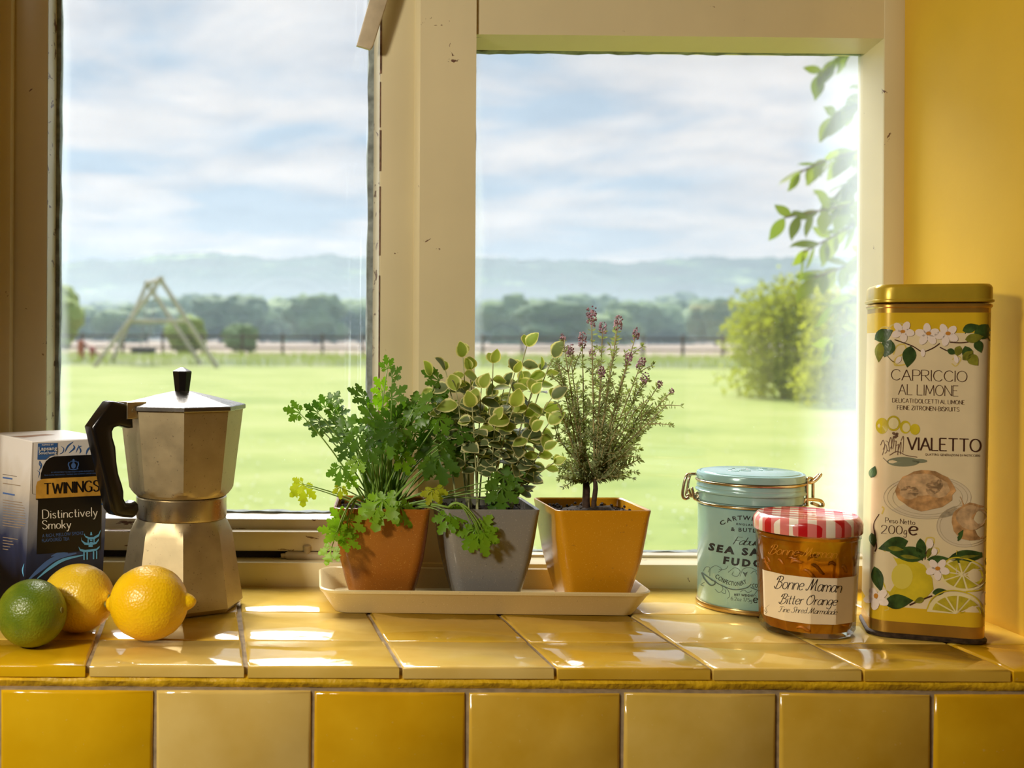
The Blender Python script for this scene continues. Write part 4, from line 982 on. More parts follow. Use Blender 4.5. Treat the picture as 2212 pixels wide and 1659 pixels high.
P.put('black_shield', [poly(shield, c7), poly([(358,690),(350,950),(343,1207),(740,1180),(945,1166),(953,655)], c7)], K_blk, 3)
P.put('gold_band', [poly([(336,686),(337,570),(350,525),(400,499),(700,484),(943,472),(960,560),(974,645),(970,655),(700,668),(400,684)], c7)], K_gold, 4)
P.put('band_edge', [line([(336,690),(400,690),(700,674),(970,660)], 9, c7)], K_blk, 5)
P.put('lettering', [fit(stroke_text('TWININGS', 1.55, 0.6, 0.75, 0.03, 1.5, 0.95), (412,644), (930,612), 100, c7)], K_blk, 6)
P.put('lettering', [fit(stroke_text('Distinctively', 1.0, 0.5, 0.35, 0, 1.3, 0.9), (400,874), (915,848), 82, c7), fit(stroke_text('Smoky', 1.0, 0.5, 0.35, 0, 1.3, 0.9), (396,972), (665,962), 80, c7),
                    fit(font_text('INSPIRED BY'), (393,187), (502,183), 16, c7), fit(font_text('Lapsang', 0.01), (362,231), (535,226), 37, c7), fit(font_text('Souchong', 0.01), (362,268), (531,263), 30, c7)], K_wht, 6)
P.put('lettering', [fit(font_text('A RICH, MELLOW SMOKE'), (395,1052), (785,1024), 34, c7), fit(font_text('FLAVOURED TEA'), (393,1097), (652,1077), 34, c7),
                    fit(font_text('BY APPOINTMENT TO HER MAJESTY QUEEN ELIZABETH II'), (480,445), (880,430), 13, c7), fit(font_text('TEA & COFFEE MERCHANTS R. TWINING AND COMPANY LIMITED LONDON'), (413,472), (930,450), 13, c7)], K_mid, 6)
P.put('crest', [[ell(690, 375, 22, 28, c7, 12), ell(690, 325, 12, 14, c7, 10), line([(650,340),(642,365),(655,400)], 11, c7), line([(730,335),(737,362),(724,398)], 11, c7), line([(645,405),(690,412),(735,402)], 9, c7), line([(660,345),(668,330),(690,345),(712,330),(722,345)], 5, c7)]], K_mid, 6)
P.put('pagoda', [[poly([(852,1000),(862,1000),(868,1030),(846,1030)], c7), poly([(795,1012),(800,1035),(838,1048),(880,1046),(925,1020),(945,978),(945,992),(930,1040),(885,1068),(840,1070),(805,1052),(790,1028)], c7),
                 poly([(822,1068),(834,1068),(834,1110),(822,1110)], c7), poly([(878,1066),(890,1066),(890,1108),(878,1108)], c7), poly([(845,1072),(868,1072),(868,1084),(845,1084)], c7), poly([(842,1094),(870,1092),(870,1104),(842,1106)], c7),
                 poly([(762,1045),(768,1075),(800,1098),(850,1104),(900,1094),(930,1060),(928,1080),(905,1112),(850,1126),(795,1120),(765,1085)], c7), poly([(736,1135),(755,1160),(800,1168),(850,1164),(905,1156),(938,1130),(935,1148),(905,1176),(850,1186),(795,1190),(750,1178)], c7),
                 poly([(782,1186),(796,1186),(796,1262),(782,1262)], c7), poly([(812,1188),(826,1188),(826,1258),(812,1260)], c7), poly([(872,1182),(886,1182),(886,1256),(872,1256)], c7), poly([(902,1178),(914,1178),(914,1252),(902,1254)], c7), poly([(832,1126),(872,1124),(872,1140),(832,1142)], c7)]], K_sky, 6)
P.put('printed_line', [line([(28,486),(118,500)], 14, c7, False), line([(28,632),(140,652)], 14, c7, False)], K_mid, 2)
P.put('printed_line', [line([(28, y), (w_+20, y + w_*0.14)], 7, c7, False) for y, w_ in ((540,175),(698,190),(722,200),(746,215),(770,210),(794,220),(818,215),(842,225),(866,218),(890,222),(914,216),(938,180),(1050,150),(1078,100),(1105,110),(1132,80),(1160,60))], K_grey, 2)
P.put('lid_seam', [line([(26, 456), (150, 476), (304, 500)], 5, c7, False), line([(304,500), (304, 640), (334, 645)], 4, c7, False), line([(312, 160), (304, 500)], 3, c7, False)], flat('seam_shadow', srgb(96, 82, 68), 0.8), 1)
P.put('top_print', [poly([(100, 102), (430, 78), (520, 84), (230, 110)], c7)], flat('print_brown', srgb(150, 112, 84), 0.4), 1)

# ------------------------------------------------------------------ citrus fruit
def peel(name, a, b, bscale=520):
    t = NT(name); v = t.coord(); n1 = t.noise(v, 30, 3); vo = t.n('TexVoronoi'); t.L(v, vo.inputs['Vector']); vo.inputs['Scale'].default_value = bscale
    t.set(Base_Color=t.ramp(n1, [(0.3, a), (0.7, b)]), Roughness=0.34, Subsurface_Weight=0.2, Subsurface_Radius=(0.004, 0.003, 0.001), Subsurface_Scale=0.6)
    t.bump(t.math('ADD', t.math('MULTIPLY', vo.outputs[0], 0.8), t.math('MULTIPLY', t.noise(v, 180, 3), 0.5)), 0.5, 0.0007); return t.m
def citrus(name, c, r, L, nip, mt, label, cat, rot, tilt=0.0, stem=True):
    """r: radius, L: half length without nipples; axis along local x"""
    o = thing(name, (c[0], c[1], SILL), label, cat)
    m = MB(); rings = []; n = 40; prof = []
    out = []
    tr_, tl_ = L*(1+nip), L*(1+nip*0.62)        # tips beyond the body
    for k in range(45):
        th = pi*k/44; x = -(tl_ if th < pi/2 else tr_)*cos(th); e = abs(x)/L
        body_ = r*max(0, 1-e**2.1)**0.52
        tip_ = tr_ if x > 0 else tl_; x0 = 0.62*L; q = max(0, 1-(max(0, abs(x)-x0)/(tip_-x0))**2)
        nb = r*(0.30 if x > 0 else 0.34)*q**0.5 if nip > 0 and abs(x) > x0*0.9 else 0
        out.append((x, max(0.0006, (body_**3 + nb**3)**(1/3))))
    R = Matrix.Rotation(rot, 4, 'Z') @ Matrix.Rotation(tilt, 4, 'Y'); ctr = Vector((c[0], c[1], SILL))
    for x, y in out: rings.append([R @ Vector((x, y*cos(2*pi*i/n), y*sin(2*pi*i/n)*0.985)) for i in range(n)])
    zmin = min(p.z for q in rings for p in q)
    rings = [[p + ctr + Vector((0, 0, -zmin + 0.0002)) for p in q] for q in rings]
    m.loft(rings); m.build('peel', mt, o, smooth=180)
    if stem:
        e = R @ Vector((out[0][0], 0, 0)) + ctr + Vector((0, 0, -zmin)); d = (R @ Vector((-1, 0, 0))).normalized()
        s = MB(); s.tube([e - d*0.002, e + d*0.0008, e + d*0.0012], [0.0026, 0.0022, 0.0008], 8); s.build('stem_scar', flat('stem_scar', srgb(120, 112, 50), 0.8), o)
    return o
M_lem = peel('lemon_peel', srgb(240, 190, 8), srgb(250, 208, 22)); M_lem2 = peel('lemon_peel_dull', srgb(222, 184, 34), srgb(238, 202, 54)); M_lime = peel('lime_peel', srgb(78, 104, 18), srgb(140, 150, 34), 620)
p = on_z(325, 1384); citrus('lemon', (Xat(325, 0.8945), 0.8945), 0.0290, 0.0300, 0.24, M_lem, 'bright lemon lying sideways in front of the coffee maker', 'lemon', radians(-8), radians(-4))
citrus('lemon', (Xat(172, 0.917), 0.917), 0.0272, 0.0285, 0.14, M_lem2, 'paler lemon tucked between the lime and tea box', 'lemon', radians(152), radians(8))
citrus('lime', (Xat(72, 0.873), 0.873), 0.0256, 0.0262, 0.0, M_lime, 'green lime with a yellowish side at the sill edge', 'lime', radians(160), radians(10))

# ------------------------------------------------------------------ herb tray
def bamboo(name, col, spk, rough=0.32):
    t = NT(name); v = t.coord(); s1 = t.noise(v, 900, 2); n1 = t.noise(v, 14, 3)
    c = t.ramp(n1, [(0.3, tuple(q*0.9 for q in col[:3])), (0.7, col[:3])])
    c = t.mix(t.math('MULTIPLY', t.math('GREATER_THAN', s1, 0.66), 0.45), c, spk)
    s2 = t.noise(t.coord(loc=(3, 3, 3)), 420, 2)
    c = t.mix(t.math('MULTIPLY', t.math('GREATER_THAN', s2, 0.72), 0.30), c, (0.05, 0.04, 0.03, 1))
    t.set(Base_Color=c, Roughness=rough); t.bump(t.noise(v, 300, 3), 0.08, 0.0005); return t.m
M_tray = bamboo('bamboo_tray', srgb(212, 194, 144), srgb(232, 216, 178))
TX, TY, TR = 0.1705, 1.0255, radians(-1.2)
def tring(hw, hd, r, z): return rrect(TX, TY, z, hw, hd, r, 6, TR)
m = MB(); m.loft([tring(0.1275, 0.041, 0.012, SILL), tring(0.129, 0.0425, 0.013, SILL+0.002), tring(0.1385, 0.0495, 0.016, SILL+0.0165), tring(0.1405, 0.0515, 0.017, SILL+0.0185), tring(0.1408, 0.0518, 0.017, SILL+0.0205), tring(0.1395, 0.0505, 0.016, SILL+0.0214), tring(0.1375, 0.0485, 0.015, SILL+0.0205), tring(0.1265, 0.0402, 0.012, SILL+0.0043), tring(0.120, 0.034, 0.010, SILL+0.0042)])
tag(m.build('plant_tray', M_tray, smooth=35), 'long pale speckled tray under the three herb pots', 'tray')

# ------------------------------------------------------------------ herb pots
M_soil = NT('potting_soil'); v = M_soil.coord(); M_soil.set(Base_Color=M_soil.ramp(M_soil.noise(v, 260, 5, 0.7), [(0.35, srgb(24, 18, 14)), (0.6, srgb(58, 44, 34)), (0.72, srgb(96, 76, 58))]), Roughness=0.95); M_soil.bump(M_soil.noise(v, 400, 5, 0.7), 0.9, 0.002); M_soil = M_soil.m
ZP = SILL + 0.0045
def pot(root, cx, cy, rot, mt, hgt=0.0838, seed=0):
    prof = [(0.0250, 0, 0.006), (0.0262, 0.02, 0.007), (0.0318, 0.25, 0.009), (0.0362, 0.48, 0.0095), (0.0390, 0.72, 0.009), (0.0408, 0.93, 0.007), (0.0414, 0.985, 0.006), (0.0413, 1.0, 0.006)]
    rings = [rrect(cx, cy, ZP + t_*hgt, w, w, r, 6, rot) for w, t_, r in prof]
    rings += [rrect(cx, cy, ZP + t_*hgt, w, w, r, 6, rot) for w, t_, r in ((0.0402, 1.004, 0.0055), (0.0390, 0.99, 0.005), (0.0372, 0.80, 0.006))]
    m = MB(); m.loft(rings); po = m.build('pot', mt, root, smooth=35)
    r = random.Random(seed); m = MB(); n = 20; vs = []; fs = []; c, s = cos(rot), sin(rot)
    for j in range(n+1):
        for i in range(n+1):
            x = (i/n*2-1)*0.0382; y = (j/n*2-1)*0.0382
            e = max(abs(x), abs(y))/0.0382; z = ZP + hgt*0.90 + 0.007*(1-e**3)*mn.noise(Vector((x*60+seed, y*60, 0))) + r.uniform(-0.0012, 0.0016) + 0.004*(1-e)
            vs.append((cx + x*c - y*s, cy + x*s + y*c, z))
    for j in range(n):
        for i in range(n): a = j*(n+1)+i; fs.append((a, a+1, a+n+2, a+n+1))
    m.add(vs, fs); m.build('soil', M_soil, root, smooth=180)
    m = MB()
    for k in range(120):                # crumbs
        a, d = r.uniform(-1, 1)*0.036, r.uniform(-1, 1)*0.036; q = Vector((cx + a*c - d*s, cy + a*s + d*c, ZP + hgt*0.915 + r.uniform(-0.001, 0.004)))
        bm = bmesh.new(); bmesh.ops.create_icosphere(bm, subdivisions=1, radius=r.uniform(0.0006, 0.0020))
        for vv in bm.verts: vv.co = q + vv.co*r.uniform(0.7, 1.2)
        m.from_bm(bm)
    cr = m.build('crumbs', M_soil, root, smooth=None); cr['kind'] = 'stuff'
    return ZP + hgt*0.91
M_p1 = bamboo('terracotta_glaze', srgb(150, 92, 32), srgb(204, 152, 76), 0.22); M_p2 = bamboo('grey_glaze', srgb(130, 128, 124), srgb(164, 160, 152), 0.22); M_p3 = bamboo('mustard_glaze', srgb(202, 142, 22), srgb(226, 180, 70), 0.24)
P1, P2, P3 = (0.0850, 1.0280), (0.1755, 1.0275), (0.2695, 1.0250)
pars = thing('potted_parsley', (*P1, ZP), 'leafy parsley growing in a square terracotta coloured pot', 'potted plant')
oreg = thing('potted_oregano', (*P2, ZP), 'variegated oregano growing in a square grey pot', 'potted plant')
thym = thing('potted_thyme', (*P3, ZP), 'flowering thyme growing in a square mustard yellow pot', 'potted plant')
zs = pot(pars, *P1, radians(-5), M_p1, seed=1); pot(oreg, *P2, radians(0.5), M_p2, seed=2); pot(thym, *P3, radians(2.0), M_p3, seed=3)

# parsley leaves: three lobes, each toothed; modelled along +x, unit length
def parsley_leaf(seed, mt, name='leaf'):
    r = random.Random(seed); m = MB()
    def lobe(ang, L, wd, x0):
        out = []
        prof = [(0.0, 0.05), (0.28, 0.16), (0.40, 0.40), (0.52, 0.98), (0.56, 0.50), (0.74, 0.92), (0.76, 0.44), (0.90, 0.50), (1.0, 0.06)]
        c_, s_ = cos(ang), sin(ang); R_ = []; L_ = []; M_ = []
        for t_, w in prof:
            w *= wd*0.5*r.uniform(0.85, 1.12); z = 0.10*t_*t_*r.uniform(-0.6, -0.2)
            for lst, y, zz in ((L_, w, z+0.05*w), (R_, -w, z+0.05*w), (M_, 0, z-0.015)):
                x = t_*L; lst.append(Vector((x0 + x*c_ - y*s_, x*s_ + y*c_, zz*L)))
        o = len(m.v); n = len(prof); m.v += L_ + M_ + R_
        for i in range(n-1):
            m.f += [(o+i, o+n+i, o+n+i+1, o+i+1), (o+n+i, o+2*n+i, o+2*n+i+1, o+n+i+1)]; m.m += [0, 0]
    lobe(0, 1.08, 0.66, 0.0); lobe(radians(46), 0.90, 0.58, 0.02); lobe(radians(-46), 0.90, 0.58, 0.02)
    lobe(radians(88), 0.50, 0.38, 0.02); lobe(radians(-88), 0.50, 0.38, 0.02)
    return m.mesh(name, [mt], 180, recalc=False)
M_par = leaf_mat('parsley_green', srgb(44, 82, 24), srgb(98, 138, 44), 0.35, rough=0.36)
M_pary = leaf_mat('parsley_yellowing', srgb(138, 160, 30), srgb(186, 184, 44), 0.45, rough=0.45)
M_parl = leaf_mat('parsley_light', srgb(96, 146, 24), srgb(140, 178, 44), 0.42, rough=0.4)
M_stem = mat('parsley_stem', srgb(118, 152, 62), 0.45, var=0.12, scale=60)
LV = {k: [parsley_leaf(10*i+s, mt) for s in range(4)] for i, (k, mt) in enumerate((('g', M_par), ('y', M_pary), ('l', M_parl)))}
c2 = in_crop(600, 700, 2.552)
rp = random.Random(31)
LEAVES = [  # crop x, y, size px, angle of growth in picture (deg, 0 right, 90 up), tone, depth offset
 (85,480,105,165,'g',0),(190,470,95,150,'g',.005),(250,430,90,110,'g',0),(315,410,85,60,'g',.01),(350,490,95,20,'g',-.01),(195,545,100,190,'g',-.01),(215,590,80,230,'g',0),(290,550,120,170,'g',-.005),(390,560,130,60,'g',-.01),
 (440,385,120,150,'g',.01),(600,215,85,100,'g',0),(650,270,90,50,'g',.0),(560,340,105,120,'l',.01),(660,380,120,40,'g',0),(590,425,100,70,'l',.015),(790,430,140,40,'g',0),(890,385,110,20,'g',.01),(850,290,120,150,'g',.01),
 (500,500,130,140,'g',-.01),(600,600,150,200,'g',-.02),(660,560,130,20,'g',-.015),(350,630,130,190,'g',-.02),(370,710,110,230,'g',-.02),(430,650,110,250,'g',-.015),(520,720,110,300,'g',-.02),(620,680,120,270,'g',-.02),(700,770,120,290,'l',-.015),
 (430,780,100,240,'l',-.02),(340,830,120,260,'g',-.02),(410,870,80,320,'l',-.02),(870,730,190,250,'g',-.025),(900,800,170,280,'g',-.02),(950,620,130,330,'g',-.01),(1000,760,140,340,'g',-.015),(830,600,120,10,'g',-.01),(760,510,130,60,'g',0),(880,480,110,30,'g',.01),(940,450,110,20,'g',.01),(990,560,110,340,'g',0),(1030,610,110,330,'g',0),(540,440,95,95,'l',.01),(480,440,80,130,'g',.01),
 (720,570,130,350,'g',-.01),(780,650,130,300,'g',-.015),(560,560,110,240,'g',-.01),(680,480,120,80,'g',0),(820,540,100,100,'g',.01),(470,570,100,210,'g',0),(910,560,110,300,'g',0),(1040,690,100,320,'g',-.01),(640,480,110,110,'g',.01),(740,460,110,70,'g',.01),(520,640,110,230,'g',-.015),(660,640,110,300,'g',-.02),(570,520,110,150,'g',.0),(800,470,120,20,'g',.005),(700,690,110,290,'g',-.02),(940,700,120,310,'g',-.02),(840,800,120,250,'g',-.025),(350,560,100,150,'g',0),(300,470,80,110,'g',.01),
 (140,935,130,270,'y',-.02),(110,890,80,200,'y',-.02),(345,925,75,270,'y',-.03),(880,940,100,290,'y',-.035),(840,950,90,250,'y',-.035),
 (330,1060,110,130,'l',-.05),(285,1140,120,170,'l',-.055),(330,1120,90,90,'l',-.055),(430,1110,110,330,'l',-.05),(285,1270,110,250,'l',-.06),(400,1200,120,330,'l',-.055),(350,1170,100,280,'l',-.058),
 (560,1040,190,255,'l',-.052),(700,1050,150,300,'l',-.05),(610,970,110,60,'l',-.045),(520,1040,110,210,'l',-.05),
 (920,1100,120,240,'l',-.045),(990,1060,120,340,'l',-.042),(1060,1180,130,240,'l',-.05),(1140,1110,130,60,'l',-.05),(1130,1210,140,290,'l',-.05),(1170,1170,110,330,'l',-.05),
 (1240,900,160,260,'g',-.03),(1290,860,150,30,'g',-.03),(1235,960,150,270,'g',-.035),(1190,1000,90,230,'g',-.03)]
TIPS = {}
base = Vector((P1[0], P1[1]+0.002, zs-0.004))
for i, (cx_, cy_, size, ang, tone, dy) in enumerate(LEAVES):
    px, py = c2(cx_, cy_); Y = 1.03 + dy + rp.uniform(-0.006, 0.006)
    if dy > -0.03: Y += rp.uniform(-0.022, 0.016)
    p = at(px, py, Y); s_px = size/2.552; L = s_px/F*Y*0.92
    a = radians(ang); g_ = Vector((cos(a), rp.uniform(-0.55, 0.1), sin(a)))
    if dy <= -0.04: g_.y = rp.uniform(-0.25, 0.1)
    g_.normalize()
    face = Vector((rp.uniform(-0.35, 0.35), -0.75, rp.uniform(0.25, 0.95)))
    side = face.cross(g_).normalized(); nz = g_.cross(side)
    start = p - g_*L*0.45
    lf = link_copy('leaf', LV[tone][i % 4], pars, Matrix.Translation(start) @ Matrix((g_, side, nz)).transposed().to_4x4() @ Matrix.Scale(L, 4))
    # stem from the root crown
    if (cx_ > 1050 and cy_ > 1000): src = at(*c2(940, 1010), 0.985)
    elif (cx_ > 900 and cy_ > 1000): src = base + Vector((0.02, -0.02, 0.004))
    elif cx_ < 450 and cy_ > 1020: src = at(*c2(470, 975), 0.99)
    else: src = base + Vector((rp.uniform(-0.012, 0.012), rp.uniform(-0.010, 0.010), 0))
    hi = max(start.z, src.z)
    mid = Vector((src.x*0.55 + start.x*0.45, src.y*0.5 + start.y*0.5, src.z + (hi-src.z)*0.62 + (0.014 if start.z < src.z + 0.02 else 0)))
    s = MB(); C = bez(src, mid, start + g_*L*0.08, 7); s.tube(C, [0.00105 - 0.00065*k/7 for k in range(8)], 5); s.build('stem', M_stem, pars, smooth=180)
for a, b, c in (((0, 0), (470, 975), (470, 975)), ((0, 0), (940, 1010), (940, 1010))):
    q = at(*c2(*c), 0.985 if c[0] > 800 else 0.99); s = MB(); s.tube(bez(base, (base+q)*0.5 + Vector((0, 0, 0.012)), q, 6), 0.0011, 6); s.build('stem', M_stem, pars, smooth=180)
for k in range(26):                     # bare stalks in the middle
    a = rp.uniform(0, 2*pi); src = base + Vector((cos(a)*0.012, sin(a)*0.010, 0)); e = src + Vector((cos(a)*0.014 + rp.uniform(-.01, .01), sin(a)*0.01, rp.uniform(0.03, 0.07)))
    s = MB(); s.tube(bez(src, (src+e)*0.5 + Vector((cos(a)*-0.003, 0, 0.004)), e, 5), [0.0013]*3 + [0.0009]*3, 5); s.build('stem', M_stem, pars, smooth=180)

# oregano: upright stems with pairs of cream-edged leaves
def oval_leaf(seed, mt):
    m = MB(); m.uv = []; r = random.Random(seed); rows_ = [(0.0, 0.04), (0.12, 0.40), (0.3, 0.72), (0.5, 0.80), (0.7, 0.66), (0.88, 0.34), (1.0, 0.03)]; cols = (-1, -0.55, 0, 0.55, 1)
    for t_, w in rows_:
        for cc in cols:
            y = cc*w*0.5*0.95; m.v.append(Vector((t_, y, 0.22*abs(y)**1.2*1.2 - 0.25*t_*t_ + 0.02*sin(9*t_+seed)))); e = max(abs(cc), (abs(t_-0.5)*2)**3); m.uv.append((e, t_))
    for i in range(len(rows_)-1):
        for j in range(4): a = i*5+j; m.f.append((a, a+1, a+6, a+5)); m.m.append(0)
    return m.mesh('leaf', [mt], 180, recalc=False)
M_ore = leaf_mat('oregano_leaf', srgb(78, 94, 60), srgb(116, 130, 82), 0.28, edge=srgb(224, 218, 164), rough=0.5)
M_ore2 = leaf_mat('oregano_young_leaf', srgb(134, 158, 62), srgb(170, 184, 84), 0.35, edge=srgb(238, 232, 166), rough=0.5)
M_ostem = mat('oregano_stem', srgb(166, 168, 118), 0.55, var=0.15, scale=60)
OL = [oval_leaf(k, M_ore) for k in range(3)]; OY = [oval_leaf(k+5, M_ore2) for k in range(3)]
ro = random.Random(17); c3 = in_crop(1000, 640, 2.37)
tips = [(1138,748,0),(1000,772,.01),(962,800,.005),(1065,785,-.005),(1195,772,.0),(1112,805,-.01),(1168,800,.01),(1192,860,-.01),(930,812,.01),(1040,838,-.012),(1090,835,.012),(1150,850,-.015),(985,845,-.012),(1020,880,-.02),(1185,915,-.01),(1110,880,-.022),(1070,905,-.02),(1150,930,-.022),(950,870,.012),(1015,800,.018),(1060,860,.02),(1125,830,.022),(1175,970,-.018),(1196,1000,-.01)]
ob = Vector((P2[0], P2[1]+0.002, zs-0.003))
nleaf = 0
for i, (tx, ty, dy) in enumerate(tips):
    tip = at(tx, ty, P2[1] + dy); src = ob + Vector(((tip.x-ob.x)*0.35 + ro.uniform(-.006, .006), dy*0.8 + ro.uniform(-.004, .004), 0))
    C = bez(src, Vector((src.x*0.6 + tip.x*0.4, src.y, src.z*0.35 + tip.z*0.65)), tip, 14)
    s = MB(); s.tube(C, [0.0009 - 0.00045*k/14 for k in range(15)], 5); s.build('stem', M_ostem, oreg, smooth=180)
    nodes = 6
    for k in range(nodes):
        t_ = 0.34 + 0.66*k/(nodes-1); q = C[min(14, int(round(t_*14)))]; up = (C[min(14, int(t_*14)+1)] - C[max(0, int(t_*14)-1)]).normalized()
        ph = (k % 2)*pi/2 + ro.uniform(-0.5, 0.5)
        for sgn in (0, pi):
            if nleaf >= 298: break
            top = k == nodes-1
            out_ = Vector((cos(ph+sgn), sin(ph+sgn), 0)); g_ = (out_*(0.55 if top else 1.0) + up*(0.9 if top else ro.uniform(-0.25, 0.35))).normalized()
            fv = up*0.5 + Vector((ro.uniform(-0.4, 0.4), -ro.uniform(0.3, 1.1), 0.15)); nz = (fv - g_*fv.dot(g_)).normalized(); side = nz.cross(g_).normalized(); nz = g_.cross(side)
            L = ro.uniform(0.0115, 0.0205)*(1.0 if k < nodes-1 else 0.95)*(0.85 if k == 0 else 1)
            link_copy('leaf', (OY if k >= nodes-2 and ro.random() < 0.8 else OL)[i % 3], oreg, Matrix.Translation(q) @ Matrix((g_, side, nz)).transposed().to_4x4() @ Matrix.Scale(L, 4)); nleaf += 1

# thyme: wiry stems, tiny leaves, flower heads
M_tstem = mat('thyme_stem', srgb(160, 148, 100), 0.7, var=0.2, scale=80); M_wood = mat('thyme_wood', srgb(70, 52, 40), 0.9, var=0.25, scale=300, bump=0.8)
M_tleaf = leaf_mat('thyme_leaf', srgb(120, 134, 92), srgb(168, 176, 128), 0.35, rough=0.6); M_pet = leaf_mat('thyme_flower', srgb(190, 150, 182), srgb(224, 192, 214), 0.3, rough=0.7); M_calyx = leaf_mat('thyme_calyx', srgb(128, 92, 104), srgb(156, 122, 130), 0.2, rough=0.7)
rt2 = random.Random(41)
tb = Vector((P3[0], P3[1], zs-0.004)); b1, b2 = at(1268, 1060, 1.026), at(1284, 1060, 1.022)
f1, f2 = at(1264, 1036, 1.026), at(1285, 1034, 1.022)
for b_, f_, r_ in ((b1, f1, 0.0034), (b2, f2, 0.0023)):
    q = Vector((b_.x, b_.y, zs-0.004)); s = MB(); s.tube([q, q.lerp(f_, 0.4) + Vector((rt2.uniform(-.001, .001), 0, 0)), q.lerp(f_, 0.75) + Vector((0.0008, 0, 0)), f_ + Vector((0, 0, 0.004))], [r_*1.15, r_, r_*0.95, r_*0.7], 8); s.build('trunk', M_wood, thym, smooth=180)
TT = [(1278,690,3),(1335,700,2),(1302,712,1.6),(1374,722,1.4),(1216,728,0.6),(1258,738,2),(1232,762,2.2),(1280,766,1.2),(1356,778,1.7),(1384,788,1.8),(1390,822,1.8),(1424,830,0.8),(1450,846,0.6),(1300,806,1.6),(1266,876,1.2),(1210,800,0),(1196,760,0),(1245,830,0),(1320,780,0),(1345,850,0),(1410,870,0),(1425,895,0),(1440,875,0),(1375,880,0),(1310,880,0),(1220,900,0),(1205,870,0),(1198,940,0),(1390,930,0),(1370,960,0),(1235,960,0),(1330,930,0),(1290,930,0),(1352,1000,0),(1212,1000,0),(1240,1010,0),(1320,1010,0),(1270,980,0),(1300,985,0),(1385,990,0),(1255,1022,0),(1300,1020,0),(1225,1030,0),(1335,1025,0)]
fol = MB()
def tiny(p, g_, L, w):
    nz = rvec(rt2); side = nz.cross(g_); side = (side.normalized() if side.length > 1e-6 else g_.orthogonal().normalized())*w*0.5; o = len(fol.v)
    fol.v += [p, p + g_*L*0.5 + side, p + g_*L, p + g_*L*0.5 - side]; fol.f.append((o, o+1, o+2, o+3)); fol.m.append(0)
def dress(C, dens, sz):
    for k in range(1, len(C)):
        d = (C[k]-C[k-1]); u = d.normalized()
        for q in range(dens):
            p = C[k-1] + d*rt2.random(); ph = rt2.uniform(0, 2*pi); x = u.orthogonal().normalized(); y = u.cross(x)
            for sg in (0, pi):
                g_ = (x*cos(ph+sg) + y*sin(ph+sg) + u*rt2.uniform(0.1, 0.7)).normalized(); tiny(p, g_, sz*rt2.uniform(0.7, 1.25), sz*0.38)
def head(tip, size, up):
    m = MB(); n = int(34*size)
    for k in range(n):
        h = rt2.random(); v = rvec(rt2); c = tip + up*(h-0.35)*0.0065*size*0.62 + v*0.0026*(0.75+0.28*size)
        bm = bmesh.new(); bmesh.ops.create_icosphere(bm, subdivisions=1, radius=0.00065*rt2.uniform(0.8, 1.5))
        for q in bm.verts: q.co = c + q.co
        m.from_bm(bm, 0 if rt2.random() < 0.55 else 1)
    m.build('flower_head', [M_pet, M_calyx], thym, smooth=180)
for i, (tx, ty, fl) in enumerate(TT):
    Y = P3[1] + rt2.uniform(-0.026, 0.026); tip = at(tx, ty, Y); src = (f1 if (tx < 1275) != (rt2.random() < 0.2) else f2) + Vector((0, 0, -0.002))
    mid = Vector((src.x*0.62 + tip.x*0.38 + (tip.x-src.x)*0.15, src.y*0.5 + tip.y*0.5, src.z*0.48 + tip.z*0.52))
    C = bez(src, mid, tip, 12); s = MB(); s.tube(C, [0.0010 - 0.00062*k/12 for k in range(13)], 5); s.build('stem', M_tstem, thym, smooth=180)
    dress(C[1:], 4, 0.0050)
    for k in range(5):                  # side shoots
        t_ = rt2.uniform(0.22, 0.95); q = C[int(t_*12)]; u = (C[min(12, int(t_*12)+1)] - C[int(t_*12)-1]).normalized()
        dv = (u + rvec(rt2)*0.75).normalized(); e = q + dv*rt2.uniform(0.008, 0.022); B = [q, (q+e)*0.5 + u*0.001, e]
        s2 = MB(); s2.tube(B, [0.0005, 0.0004, 0.0003], 4)
        o = len(fol.v); fol.v += s2.v; fol.f += [tuple(a+o for a in f) for f in s2.f]; fol.m += [1]*len(s2.f)
        dress(B, 4, 0.0042)
        for q_ in range(5): tiny(e, (dv + rvec(rt2)*0.8).normalized(), 0.0045, 0.0018)
    if fl: head(tip, fl, (C[-1]-C[-2]).normalized())
f = fol.build('foliage', [M_tleaf, M_tstem], thym, smooth=None, recalc=False); f['kind'] = 'stuff'

# ------------------------------------------------------------------ blue clip-top tin
BX, BY = 0.4105, 1.0235
t = NT('pale_blue_enamel'); v = t.coord(); n1 = t.noise(v, 20, 4)
t.set(Base_Color=t.ramp(n1, [(0.3, srgb(136, 174, 172)), (0.7, srgb(150, 188, 186))]), Roughness=0.2, Metallic=0.1, Coat_Weight=0.3, Coat_Roughness=0.08); M_tin = t.m
M_wire = mat('nickel_wire', srgb(196, 176, 140), 0.22, 0.95, var=0.08, scale=80)
M_bgold = mat('brass_seam', srgb(206, 172, 108), 0.25, 0.9, var=0.1, scale=60)
tin = thing('fudge_tin', (BX, BY, SILL), 'pale blue round clip-top tin of fudge behind the marmalade jar', 'tin')
R0 = 0.0440
m = MB(); m.lathe([(R0-0.003, SILL+0.0002), (R0+0.0012, SILL+0.0004), (R0+0.0016, SILL+0.002), (R0+0.0010, SILL+0.0042), (R0, SILL+0.0046)], (BX, BY), 96); m.build('seam', M_bgold, tin, smooth=40)
m = MB(); m.lathe([(R0-0.001, SILL+0.003), (R0, SILL+0.0044), (R0, 1.0885), (R0-0.0014, 1.0895), (R0-0.0014, 1.0925), (R0, 1.0935), (R0, 1.1005)], (BX, BY), 128); tbody = m.build('body', M_tin, tin, smooth=40)
